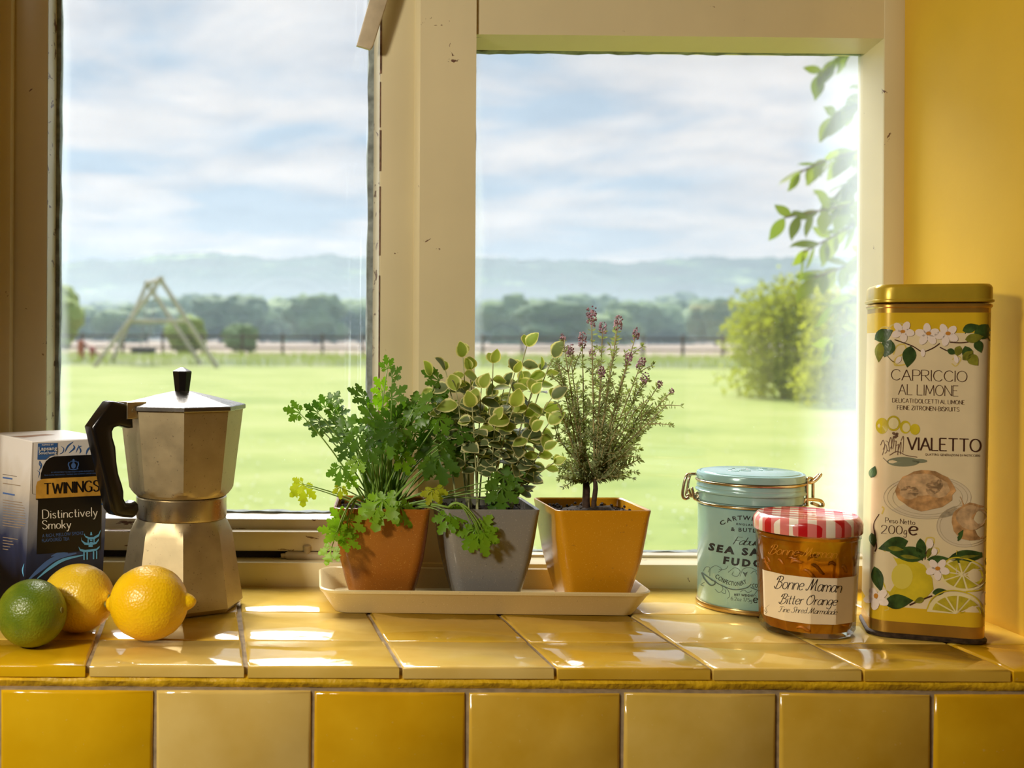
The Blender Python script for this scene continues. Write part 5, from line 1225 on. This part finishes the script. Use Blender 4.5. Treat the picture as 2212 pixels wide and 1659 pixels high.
m = MB(); m.lathe([(R0+0.0004, 1.1000), (R0+0.0020, 1.1008), (R0+0.0022, 1.1020), (R0+0.0012, 1.1032), (R0+0.0008, 1.1045), (R0+0.0012, 1.1055), (R0+0.0008, 1.1064), (R0+0.0006, 1.1085), (R0-0.0004, 1.1094), (R0-0.0004, 1.1108), (R0+0.0012, 1.1116), (R0+0.0012, 1.1160), (R0+0.0004, 1.1174), (R0-0.0014, 1.1180), (R0-0.0024, 1.1172), (R0-0.0034, 1.1184), (R0-0.006, 1.1188), (0.006, 1.1189)], (BX, BY), 128)
lidb = m.build('lid', M_tin, tin, smooth=40)
def circ(r, z, n=64): return [Vector((BX + r*cos(2*pi*i/n), BY + r*sin(2*pi*i/n), z)) for i in range(n)]
for z, r in ((1.1100, R0+0.0010), (1.0910, R0+0.0006)):
    m = MB(); m.tube(circ(r, z), 0.00125, 8, closed=True); m.build('wire_ring', M_wire, tin, smooth=180)
# embossed scrolls on the lid
m = MB()
for k, (dx, dy, r, a0, a1) in enumerate(((0.008, 0.012, 0.008, 0, 4.5), (0.018, 0.010, 0.006, 1, 5.5), (-0.004, 0.006, 0.010, 2, 5), (0.0, -0.006, 0.012, 0.5, 3), (-0.014, 0.0, 0.006, 0, 5))):
    m.tube([Vector((BX+dx+r*cos(a0+(a1-a0)*i/14), BY+dy+r*sin(a0+(a1-a0)*i/14), 1.1189)) for i in range(15)], 0.0004, 5)
m.build('embossing', M_tin, lidb, smooth=180)
def wire(pts, r=0.0012, name='clip', sub=4, par=None):
    m = MB(); m.tube(catmull(pts, sub), r, 8); return m.build(name, M_wire, par or tin, smooth=180)
ct = in_crop(1460, 980, 6.506)
YL_ = 1.030                                # hinge side
wire([at(*ct(285, 285), YL_), at(*ct(200, 288), YL_), at(*ct(150, 310), YL_-0.002), at(*ct(105, 470), YL_-0.002), at(*ct(95, 590), YL_-0.002), at(*ct(130, 635), YL_-0.002), at(*ct(185, 615), YL_-0.002)], 0.0013, 'hinge_loop')
wire([at(*ct(285, 285), YL_+0.012), at(*ct(215, 292), YL_+0.012), at(*ct(190, 330), YL_+0.010), at(*ct(165, 470), YL_+0.010), at(*ct(145, 580), YL_+0.010), at(*ct(185, 598), YL_+0.010)], 0.0012, 'hinge_loop')
wire([at(*ct(150, 585), YL_+0.004), at(*ct(240, 598), YL_+0.004), at(*ct(285, 590), YL_+0.003), at(*ct(330, 610), YL_)], 0.0013, 'hinge_pin')
wire([at(*ct(225, 475), YL_), at(*ct(245, 560), YL_), at(*ct(262, 630), YL_), at(*ct(300, 640), YL_)], 0.0013, 'hinge_pin')
wire([at(*ct(180, 495), YL_+.004), at(*ct(205, 560), YL_+.004), at(*ct(232, 600), YL_+.004)], 0.0012, 'hinge_pin')
wire([at(*ct(330, 565), YL_), at(*ct(290, 550), YL_), at(*ct(268, 590), YL_), at(*ct(290, 630), YL_), at(*ct(335, 610), YL_)], 0.0011, 'hinge_pin')
YR_ = 1.000                                # latch side
wire([at(*ct(1845, 740), YR_), at(*ct(1842, 500), YR_), at(*ct(1845, 390), YR_), at(*ct(1860, 345), YR_+0.002), at(*ct(1905, 345), YR_+0.008), at(*ct(1925, 400), YR_+0.012), at(*ct(1925, 640), YR_+0.013)], 0.0013, 'latch_bail')
wire([at(*ct(1860, 400), YR_+0.002), at(*ct(1890, 410), YR_+0.003), at(*ct(1960, 380), YR_+0.004), at(*ct(2035, 300), YR_+0.004), at(*ct(2010, 295), YR_+0.009), at(*ct(1940, 355), YR_+0.010), at(*ct(1895, 385), YR_+0.008)], 0.0013, 'latch_lever')
wire([at(*ct(1800, 690), YR_), at(*ct(1815, 645), YR_), at(*ct(1990, 650), YR_+0.004), at(*ct(2055, 680), YR_+0.006), at(*ct(2065, 730), YR_+0.006), at(*ct(2010, 730), YR_+0.010), at(*ct(1900, 690), YR_+0.010)], 0.0015, 'latch_lever')
wire([at(*ct(1800, 700), YR_), at(*ct(1700, 700), YR_-0.004)], 0.0012, 'latch_lever')
# print
K_ink = flat('tin_ink', srgb(34, 38, 38), 0.4); K_ink2 = flat('tin_fine_ink', srgb(74, 92, 88), 0.4); K_rib = flat('ribbon_tint', srgb(150, 178, 160), 0.35); K_relief = mat('raised_gold_ink', srgb(52, 46, 36), 0.25, 0.4)
P = Printer([tbody], tin); c4 = in_crop(1440, 950, 3.529)
P.put('lettering', [fit(font_text('CARTWRIGHT', 0.02, 0, 1.35), None, None, 34, c4, arc=[(415,654),(465,630),(510,616),(555,610),(600,610),(645,616),(690,628),(735,646),(780,672),(815,700)]),
                    fit(font_text('ENGLAND', 0.02, 0, 1.4), (532,648), (690,660), 15, c4), fit(font_text('& BUTLER', 0.02, 0, 1.3), (490,694), (745,712), 30, c4),
                    fit(font_text('SEA SALT', 0.05, 0, 1.35), None, None, 54, c4, arc=[(316,836),(400,855),(490,868),(580,877),(670,882),(760,880),(800,876)]),
                    fit(font_text('FUDGE', 0.05, 0, 1.4), None, None, 54, c4, arc=[(430,942),(520,956),(610,965),(700,968),(780,966)]),
                    fit(font_text('NET WEIGHT', 0.03, 0, 1.2), (516,1188), (664,1198), 17, c4), fit(stroke_text('6.2oz 175g', 0.8, 0.5, 0.3), (490,1222), (650,1238), 28, c4), fit(stroke_text('e', 1.2, 0.3), (660,1240), (692,1242), 62, c4)], K_ink, 2)
P.put('lettering', [fit(stroke_text('Fabulous', 0.7, 0.4, 0, 0.45, 0.4), (508,796), (770,812), 58, c4), fit(font_text('CONFECTIONERY', 0.0, 0, 1.1), None, None, 34, c4, arc=[(368,1048),(410,1078),(450,1098),(490,1110),(530,1114),(570,1110),(612,1092)]), fit(font_text('CO', 0.0), (652,1124), (692,1128), 32, c4)], K_ink, 3)
P.put('ribbon', [([c4(*q) for q in ((320,1045),(365,1015),(372,1052),(420,1085),(400,1108),(480,1118),(470,1142),(540,1120),(540,1142),(620,1092),(640,1110),(640,1030),(650,1060))], [(0, 1, 2, 3, 4), (4, 3, 5, 6), (6, 5, 7, 8), (8, 7, 9, 10), (9, 11, 12, 10)])], K_rib, 1)
rs = random.Random(5); curls = [line([(268,1012),(290,1060),(335,1108),(368,1100),(370,1075)], 9, c4), line([(270,1012),(320,1048),(400,1100),(480,1135),(540,1142),(610,1128),(645,1100)], 7, c4), line([(320,1045),(345,1070),(370,1078)], 6, c4), line([(640,1125),(700,1148),(760,1150)], 7, c4), poly([(578,1005),(600,1045),(618,1005),(600,1015)], c4)]
thin = [line([(280,1000),(300,970),(330,975),(318,1010)], 3, c4), line([(330,1040),(335,985),(375,960),(420,985),(395,1010)], 3, c4), line([(400,990),(450,985),(470,960)], 3, c4), line([(470,1010),(520,975),(560,1000),(540,1040),(500,1030),(510,1005)], 3, c4), line([(560,1040),(585,985),(640,975),(690,1000)], 3, c4), line([(640,1020),(670,1000),(690,1030)], 3, c4), line([(290,1085),(262,1105),(285,1115)], 3, c4), line([(370,1140),(400,1165),(430,1140),(420,1110)], 3, c4), line([(440,1120),(470,1150),(480,1190),(465,1210)], 3, c4), line([(560,1160),(590,1145),(620,1165),(650,1150)], 3, c4), line([(420,1165),(450,1170),(445,1140)], 3, c4), line([(690,1150),(670,1180),(685,1195)], 3, c4)]
P.put('scrollwork', curls, K_ink2, 3); P.put('scrollwork', thin, K_ink2, 2)

# ------------------------------------------------------------------ marmalade jar
JX, JY = 0.4218, 0.9365
jar = thing('marmalade_jar', (JX, JY, SILL), 'faceted glass jar of orange marmalade with red gingham lid', 'jar')
NF, NJ = 12, 96
JA = atan2(-JY, -JX) + radians(4)
def jring(R, z, facet=1.0):
    out = []
    for i in range(NJ):
        a = JA + 2*pi*i/NJ; q = ((a-JA) % (2*pi/NF)) - pi/NF; rf = R*cos(pi/NF)/cos(q)*1.02
        r = rf*facet + R*(1-facet); out.append(Vector((JX + r*cos(a), JY + r*sin(a), z)))
    return out
JP = [(0.0300, 0.0002, 1), (0.0338, 0.0012, 1), (0.0350, 0.0035, 1), (0.0354, 0.012, 1), (0.0372, 0.056, 1), (0.0382, 0.066, 0.5), (0.0386, 0.071, 0.0), (0.0390, 0.0765, 0), (0.0396, 0.0775, 0), (0.0396, 0.0790, 0), (0.0386, 0.0800, 0), (0.0384, 0.086, 0)]
t = NT('jar_glass'); t.t.nodes.remove(t.b); tr = t.n('BsdfTransparent'); tr.inputs[0].default_value = (0.97, 0.985, 0.97, 1); gl_ = t.n('BsdfGlossy'); gl_.inputs['Roughness'].default_value = 0.03
lw = t.n('LayerWeight'); lw.inputs[0].default_value = 0.28; ms_ = t.n('MixShader'); t.L(t.math('MULTIPLY', lw.outputs[0], 0.75), ms_.inputs[0]); t.L(tr.outputs[0], ms_.inputs[1]); t.L(gl_.outputs[0], ms_.inputs[2]); t.L(ms_.outputs[0], t.out.inputs[0]); M_glass = t.m
t = NT('marmalade_jelly'); v = t.coord(); n1 = t.noise(v, 55, 5, 0.6, 1.0)
c = t.ramp(n1, [(0.3, srgb(206, 116, 14)), (0.55, srgb(228, 140, 24)), (0.72, srgb(240, 164, 40))])
t.set(Base_Color=c, Roughness=0.18, Transmission_Weight=0.62, IOR=1.12, Subsurface_Weight=0.5, Subsurface_Radius=(0.03, 0.012, 0.003)); M_jelly = t.m
m = MB(); m.loft([jring(R-0.0016 - (0.002 if z < 0.006 else 0), SILL + max(z, 0.0045), f_) for R, z, f_ in JP[1:9]] + [jring(0.0368, SILL+0.0795, 0)]); jelly = m.build('marmalade', M_jelly, jar, smooth=12)
m = MB(); m.loft([jring(R, SILL+z, f_) for R, z, f_ in JP], True, False); glass = m.build('glass', M_glass, jar, smooth=12)
rj = random.Random(12); M_shred = mat('orange_shred', srgb(206, 118, 22), 0.4, var=0.15, scale=200); 
for k in range(16):
    a = JA + rj.uniform(-1.3, 1.3); z = SILL + rj.choice([rj.uniform(0.052, 0.068), rj.uniform(0.006, 0.014), rj.uniform(0.054, 0.066)]); dz = rj.uniform(-0.006, 0.006); da = rj.uniform(0.15, 0.35)
    s = MB(); s.tube([Vector((JX + (0.0352 if z > 1.04 else 0.0330)*cos(a+da*q/5), JY + (0.0352 if z > 1.04 else 0.0330)*sin(a+da*q/5), z + dz*q/5 + 0.0015*sin(q))) for q in range(6)], [0.0006, 0.0013, 0.0015, 0.0015, 0.0013, 0.0006], 5); s.build('peel_shred', M_shred, jelly, smooth=180)
# lid with gingham cloth print
t = NT('gingham'); sp3 = t.n('SeparateXYZ'); rot_ = t.n('Mapping'); tc = t.n('TexCoord'); t.L(tc.outputs['Object'], rot_.inputs[0]); rot_.inputs['Rotation'].default_value = (0, 0, radians(24)); t.L(rot_.outputs[0], sp3.inputs[0])
def stripe(s_): return t.math('GREATER_THAN', t.math('FRACT', t.math('MULTIPLY', t.math('ADD', s_, 1.0), 76.0)), 0.5)
sm_ = t.math('ADD', stripe(sp3.outputs[0]), stripe(sp3.outputs[1]))
c = t.ramp(t.math('MULTIPLY', sm_, 0.5), [(0.0, srgb(236, 226, 210)), (0.25, srgb(216, 120, 116)), (0.75, srgb(188, 26, 32))], 'CONSTANT')
t.set(Base_Color=c, Roughness=0.22, Coat_Weight=0.6, Coat_Roughness=0.06); M_ging = t.m
m = MB(); m.lathe([(0.0392, 1.0818), (0.0404, 1.0812), (0.0408, 1.0820), (0.0409, 1.0885), (0.0404, 1.0905), (0.0380, 1.0938), (0.0370, 1.0944), (0.0362, 1.0940), (0.0355, 1.0936), (0.010, 1.0938), (0.006, 1.0934)], (JX, JY), 96)
jlid = m.build('lid', M_ging, jar, smooth=40)
# paper label wrapped on the facets
M_lab = mat('label_paper', srgb(232, 216, 186), 0.55, var=0.03, scale=30)
za, zb_ = 0.0130, 0.0495
def jr_at(a, z):
    R = 0.0354 + (0.0372-0.0354)*(z-0.012)/(0.056-0.012); q = ((a-JA) % (2*pi/NF)) - pi/NF
    return R*cos(pi/NF)/cos(q)*1.02 + 0.0003
m = MB(); nL = 96; vs = []; fs = []
for i in range(nL+1):
    a = JA - 1.16 + 2.5*i/nL
    for z in (za, (za+zb_)/2, zb_): vs.append(Vector((JX + jr_at(a, z)*cos(a), JY + jr_at(a, z)*sin(a), SILL+z)))
for i in range(nL):
    for k in range(2): a_ = i*3+k; fs.append((a_, a_+3, a_+4, a_+1))
m.add(vs, fs); label = m.build('paper_label', M_lab, jar, smooth=12, recalc=False)
P = Printer([label], jar); K_hand = flat('handwriting_ink', srgb(40, 26, 22), 0.5)
sc_ = lambda s, w=0.75, c_=0.55: stroke_text(s, w, c_, 0, 0.30, 0.7)
P.put('lettering', [fit(sc_('\u1d2eonne \u1d39aman', 0.85), (822,1132), (1325,1166), 92, c4), fit(sc_('\u1d2eitter \u1d3crange', 0.85), (858,1250), (1293,1264), 74, c4), fit(sc_('\u2131ine \u02e2hred \u1d39armalade', 0.85), (855,1312), (1295,1334), 44, c4), fit(sc_('370g', 0.8), (722,1288), (762,1320), 26, c4)], K_hand, 1)
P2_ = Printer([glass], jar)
P2_.put('embossed_lettering', [fit(sc_('\u1d2eonne \u1d39aman', 0.5), (778,870), (1290,905), 70, c4)], mat('relief_highlight', srgb(222, 150, 60), 0.08, 0.0, var=0.03, Specular_IOR_Level=1.0), 2)  # light strokes painted as the highlights on the raised glass letters

# ------------------------------------------------------------------ tall lemon biscuit tin
fl = on_z(1878, 1366); fr = on_z(2136, 1388)
L0 = Vector((0.4635, 0.9175, 0)); L1 = Vector((0.5378, 0.8905, 0))
td = (L1-L0).normalized(); tn = Vector((-td.y, td.x, 0)); TW = 0.0815; TD = 0.0700
tc_ = L0 + td*TW/2 + tn*TD/2; TRot = atan2(td.y, td.x)
bt = thing('biscuit_tin', (tc_.x, tc_.y, SILL), 'tall yellow lemon biscuit tin standing against the yellow wall', 'tin')
M_tg = mat('tin_gold', srgb(206, 164, 74), 0.28, 0.75, var=0.1, scale=30); M_ty = mat('tin_yellow', srgb(222, 184, 40), 0.26, 0.1, var=0.04, scale=40); M_tcr = mat('tin_cream', srgb(226, 208, 166), 0.28, 0.0, var=0.03, scale=40); M_tlid = mat('tin_lid_olive', srgb(196, 168, 48), 0.3, 0.35, var=0.1, scale=30); M_trust = mat('tin_rusty_rim', srgb(66, 52, 38), 0.6, 0.5, var=0.35, scale=250, bump=0.6)
lean = 0.0042/0.28
def bring2(z, dw=0.0, r=0.0135):
    q = rrect(tc_.x, tc_.y, SILL+z, TW/2+dw, TD/2+dw, r+dw, 8, TRot); return [p + Vector((lean*z, 0, 0)) for p in q]
def zpx(py): return CAMZ + (CY-py)/F*0.905 - SILL
ztop = zpx(606); zlid = zpx(640); z_g = zpx(655); zy0 = zpx(668); zy1 = zpx(712); zc = zpx(1308); zy2 = zpx(1340); zr1 = 0.0035
m = MB(); m.loft([bring2(0.0002, 0.0004), bring2(0.0008, 0.0016), bring2(0.0026, 0.0018), bring2(0.0040, 0.0006), bring2(0.0042, 0.0)]); m.build('bottom_rim', M_trust, bt, smooth=40)
lv = [(0.003, 0), (zy2, 0), (zc, 1), (zy1, 2), (zy0, 1), (z_g+0.002, 0), (zlid-0.004, 0)]
m = MB(); rings = [bring2(z) for z, _ in lv]
m.loft(rings, True, True, mis=[0, 1, 2, 1, 0, 0]); body = m.build('body', [M_tg, M_ty, M_tcr], bt, smooth=30)
m = MB(); m.loft([bring2(zlid-0.0065, 0.0002), bring2(zlid-0.0055, 0.0012), bring2(zlid-0.0040, 0.0012), bring2(zlid-0.003, 0.0002)]); m.build('bead', M_tg, bt, smooth=40)
m = MB(); m.loft([bring2(zlid-0.0022, 0.0010), bring2(zlid-0.0015, 0.0022), bring2(zlid, 0.0022), bring2(zlid+0.0006, 0.0010), bring2(ztop-0.0030, 0.0010), bring2(ztop-0.0012, 0.0002), bring2(ztop, -0.0012), bring2(ztop-0.0008, -0.003), bring2(ztop-0.0010, -0.010)]); m.build('lid', M_tlid, bt, smooth=35)
P = Printer([body], bt); c5 = in_crop(1840, 560, 3.6855); c6 = in_crop(1840, 960, 3.457)
T_pet = flat('printed_petal', srgb(236, 220, 206), 0.35); T_lea = mat('printed_leaf', srgb(58, 84, 36), 0.35, var=0.3, scale=150); T_lf2 = mat('printed_light_leaf', srgb(128, 128, 40), 0.35, var=0.25, scale=150); T_brn = flat('printed_brown', srgb(72, 42, 26), 0.4); T_lem = mat('printed_lemon', srgb(206, 186, 42), 0.35, var=0.12, scale=60); T_pulp = mat('printed_pulp', srgb(190, 174, 46), 0.35, var=0.12, scale=200); T_pith = flat('printed_pith', srgb(228, 214, 160), 0.35); T_cook = mat('printed_biscuit', srgb(196, 150, 96), 0.4, var=0.3, scale=130); T_sugar = mat('printed_sugar', srgb(204, 168, 122), 0.4, var=0.2, scale=160); T_plate = flat('printed_plate', srgb(212, 196, 164), 0.35); T_line = flat('printed_fine_line', srgb(178, 160, 126), 0.4); T_out = flat('printed_gold_outline', srgb(214, 190, 92), 0.35); T_rock = flat('printed_sage', srgb(128, 132, 104), 0.4); T_orange = flat('printed_stamen', srgb(196, 130, 40), 0.4)
def pflower(x, y, r, tf, a0=0.0, n=5, sq=0.85):
    return [ell(x + cos(a0+2*pi*k/n)*r*0.55, y + sin(a0+2*pi*k/n)*r*0.55*sq, r*0.46, r*0.36*sq, tf, 12, rot=a0+2*pi*k/n) for k in range(n)]
A_ = 0.3
P.put('printed_outline', [line([(185,640),(240,545),(300,550),(330,600),(290,560),(330,520),(400,512),(450,550)], 12, c5), line([(330,760),(360,690),(420,680),(425,740),(350,790),(340,840),(380,845),(440,830),(490,780)], 11, c5), line([(260,740),(330,820),(380,848)], 9, c5), line([(800,800),(830,770),(870,790),(830,850),(795,830)], 8, c5), line([(225,465),(240,480),(225,520)], 12, c6), line([(550,750),(560,700),(610,700),(615,740)], 10, c6), line([(600,780),(640,775),(650,800),(620,830)], 9, c6), line([(245,1240),(275,1230),(270,1215)], 8, c6)], T_out, 1)
P.put('printed_branch', [line([(340,640),(480,690),(560,735),(640,710),(700,670)], 9, c5), line([(700,700),(760,730),(810,745)], 9, c5), line([(780,660),(870,665),(960,650),(1060,610),(1100,650)], 9, c5), line([(260,740),(310,800),(340,820)], 6, c5), line([(170,640),(185,760),(175,800)], 10, c6), line([(430,1200),(520,1160),(600,1130)], 12, c6), line([(185,720),(165,600),(205,520)], 7, c6), line([(545,860),(560,800),(600,760)], 8, c6)], T_brn, 2)
P.put('printed_leaf', [leafshape(185,640,162,84,radians(-28),c5), leafshape(310,640,150,96,radians(110),c5), leafshape(470,690,175,90,radians(100),c5), leafshape(880,570,137,60,radians(-20),c5), leafshape(970,610,187,96,radians(-25),c5), leafshape(900,690,150,72,radians(70),c5), leafshape(990,640,112,60,radians(70),c5), leafshape(760,720,75,40,radians(25),c5),
      leafshape(145,250,95,48,radians(-70),c6) , leafshape(420,720,230,90,radians(165),c6), leafshape(560,830,280,95,radians(185),c6), leafshape(510,700,170,62,radians(85),c6), leafshape(560,860,170,44,radians(-3),c6), leafshape(720,850,290,80,radians(-6),c6), leafshape(170,910,200,70,radians(75),c6), leafshape(240,1180,220,90,radians(-4),c6), leafshape(600,1110,110,42,radians(-12),c6), leafshape(150,660,110,44,radians(80),c6), leafshape(1000,900,120,40,radians(-60),c6)], T_lea, 3)
P.put('printed_leaf', [leafshape(230,660,162,60,radians(95),c5), leafshape(900,640,150,60,radians(-10),c5), leafshape(930,760,112,72,radians(50),c5), leafshape(860,690,87,52,radians(110),c5), leafshape(880,800,112,52,radians(-40),c5), leafshape(540,1150,80,36,radians(160),c6), leafshape(560,850,110,26,radians(-70),c6), leafshape(270,770,120,30,radians(8),c6), leafshape(360,830,150,24,radians(8),c6), leafshape(800,845,150,20,radians(-6),c6)], T_lf2, 4)
P.put('printed_flower', [pflower(405,575,95,c5,0.2), pflower(600,600,100,c5,0.9), pflower(755,600,100,c5,0.5), ell(565,745,18,32,c5,10), ell(372,800,20,30,c5,10,rot=0.6), ell(830,795,18,34,c5,10,rot=-0.3)], T_pet, 5)
P.put('printed_stamen', [ell(405,575,20,14,c5,8), ell(610,590,22,16,c5,8), ell(765,590,22,16,c5,8)], T_orange, 6)
# name of the biscuits
P.put('lettering', [fit(stroke_text('CAPRICCIO', 0.62, 0.25, 0.5, 0, 1.2), (312,960), (915,976), 84, c5), fit(stroke_text('AL LIMONE', 0.62, 0.25, 0.5, 0, 1.3), (370,1076), (846,1090), 82, c5), fit(stroke_text('DELICATI DOLCETTI AL LIMONE', 0.95, 0.2), (322,1138), (896,1156), 32, c5), fit(stroke_text('FEINE ZITRONEN-BISKUITS', 1.0, 0.2), (360,1196), (853,1212), 33, c5),
      fit(stroke_text('VIALETTO', 1.25, 0.35, 0.5, 0, 1.2), (442,1516), (1022,1532), 98, c5), fit(font_text('QUATTRO GENERAZIONI DI PASTICCIERI'), (582,1562), (1015,1572), 18, c5), fit(stroke_text('Peso Netto', 0.85, 0.2), (250,582), (470,600), 36, c6), fit(stroke_text('200', 0.75, 0.45), (220,664), (374,670), 62, c6), fit(stroke_text('g', 0.85, 0.3), (386,672), (408,674), 56, c6), fit(stroke_text('e', 1.0, 0.3), (424,672), (488,678), 110, c6)], T_brn, 3)
P.put('medal', [ell(242,1326,50,64,c5), ell(332,1306,55,62,c5), ell(425,1336,44,52,c5), ell(502,1354,40,44,c5)], T_lem, 2)
P.put('medal_face', [ell(332,1306,40,46,c5), ell(432,1340,30,36,c5)], T_pith, 3)
P.put('garden_sketch', [[line([(230+20*k, 1480+40*sin(k*2.1)),(250+20*k, 1440+36*sin(k*1.3)),(262+18*k, 1490+40*sin(k)),(244+20*k, 1530+30*cos(k))], 5, c5) for k in range(9)] + [line([(300,1560),(360,1530),(430,1560),(520,1575)], 6, c5), line([(250,1580),(290,1620),(270,1600)], 5, c5)] + [ell(345+14*sin(k*2.4), 1400+16*cos(k*1.7), 12, 10, c5, 8) for k in range(7)]], flat('printed_sepia', srgb(120, 92, 70), 0.4), 3)
P.put('garden_sketch', [ell(410,1612,130,38,c5), ell(540,1606,60,16,c5)], T_rock, 2)
# plates of biscuits
rk_ = random.Random(2)
def blob(cx, cy, rx, ry, tf, n=26, j=0.06):
    return fan((cx, cy), [(cx + rx*cos(2*pi*k/n)*(1+rk_.uniform(-j, j)), cy + ry*sin(2*pi*k/n)*(1+rk_.uniform(-j, j))) for k in range(n)], tf)
P.put('printed_plate', [ell(565,395,330,165,c6,28), ell(845,610,215,160,c6,28)], T_plate, 1)
P.put('printed_plate_edge', [line([(565+325*q*cos(2*pi*k/24), 395+160*q*sin(2*pi*k/24)) for k in range(25)], 3, c6) for q in (1.0, 0.92, 0.8)] + [line([(845+210*q*cos(2*pi*k/24), 610+156*q*sin(2*pi*k/24)) for k in range(25)], 3, c6) for q in (1.0, 0.9)], T_line, 2)
P.put('printed_biscuit', [blob(545,345,222,148,c6), blob(895,580,150,142,c6)], T_cook, 3)
P.put('printed_sugar', [blob(520,300,170,85,c6), blob(640,330,90,70,c6), blob(890,545,110,90,c6), blob(430,360,70,50,c6)], T_sugar, 4)
# lemons, slices, blossom
P.put('printed_lemon', [fan((400,980), [(165,815),(240,790),(330,850),(440,850),(540,900),(600,1000),(610,1080),(560,1140),(480,1170),(380,1170),(290,1140),(240,1060),(215,960)], c6)], T_lem, 2)
P.put('printed_lemon_glow', [ell(375,985,80,95,c6)], flat('printed_light_lemon', srgb(218, 202, 84), 0.35), 3)
P.put('printed_slice', [ell(825,970,178,125,c6,26,rot=0.15), ell(775,1265,215,160,c6,24,pi,2*pi,rot=0.08)], T_pith, 3)
P.put('printed_rind', [line([(680,900),(740,850),(840,850),(960,900),(1000,990),(960,1080),(850,1098)], 10, c6), line([(560,1230),(600,1150),(700,1095),(830,1100),(940,1160),(985,1290)], 10, c6)], T_lem, 4)
def wedges(cx, cy, rx, ry, a0, a1, n, rot):
    out = []
    for k in range(n):
        b0, b1 = a0 + (a1-a0)*(k+0.08)/n, a0 + (a1-a0)*(k+0.92)/n; pts = []
        for q in range(6):
            a = b0 + (b1-b0)*q/5; x, y = rx*cos(a), ry*sin(a); pts.append((cx + x*cos(rot)-y*sin(rot), cy + x*sin(rot)+y*cos(rot)))
        a = (b0+b1)/2; x, y = rx*0.14*cos(a), ry*0.14*sin(a); out.append(fan((cx + x*cos(rot)-y*sin(rot), cy + x*sin(rot)+y*cos(rot)), pts, c6))
    return [(v_, [f_ for f_ in fs_ if f_[2] != 1]) for v_, fs_ in out]
P.put('printed_pulp', [wedges(825,970,152,104,0,2*pi,10,0.15), wedges(780,1262,182,132,pi*1.02,pi*1.98,6,0.08)], T_pulp, 5)
P.put('printed_flower', [pflower(640,930,92,c6,0.3), pflower(188,1150,95,c6,0.5), ell(580,740,28,36,c6,10), ell(615,800,22,28,c6,10), ell(985,1150,26,50,c6,10)], T_pet, 6)
P.put('printed_stamen', [ell(640,925,20,16,c6,8), ell(185,1130,16,20,c6,8)], T_orange, 7)
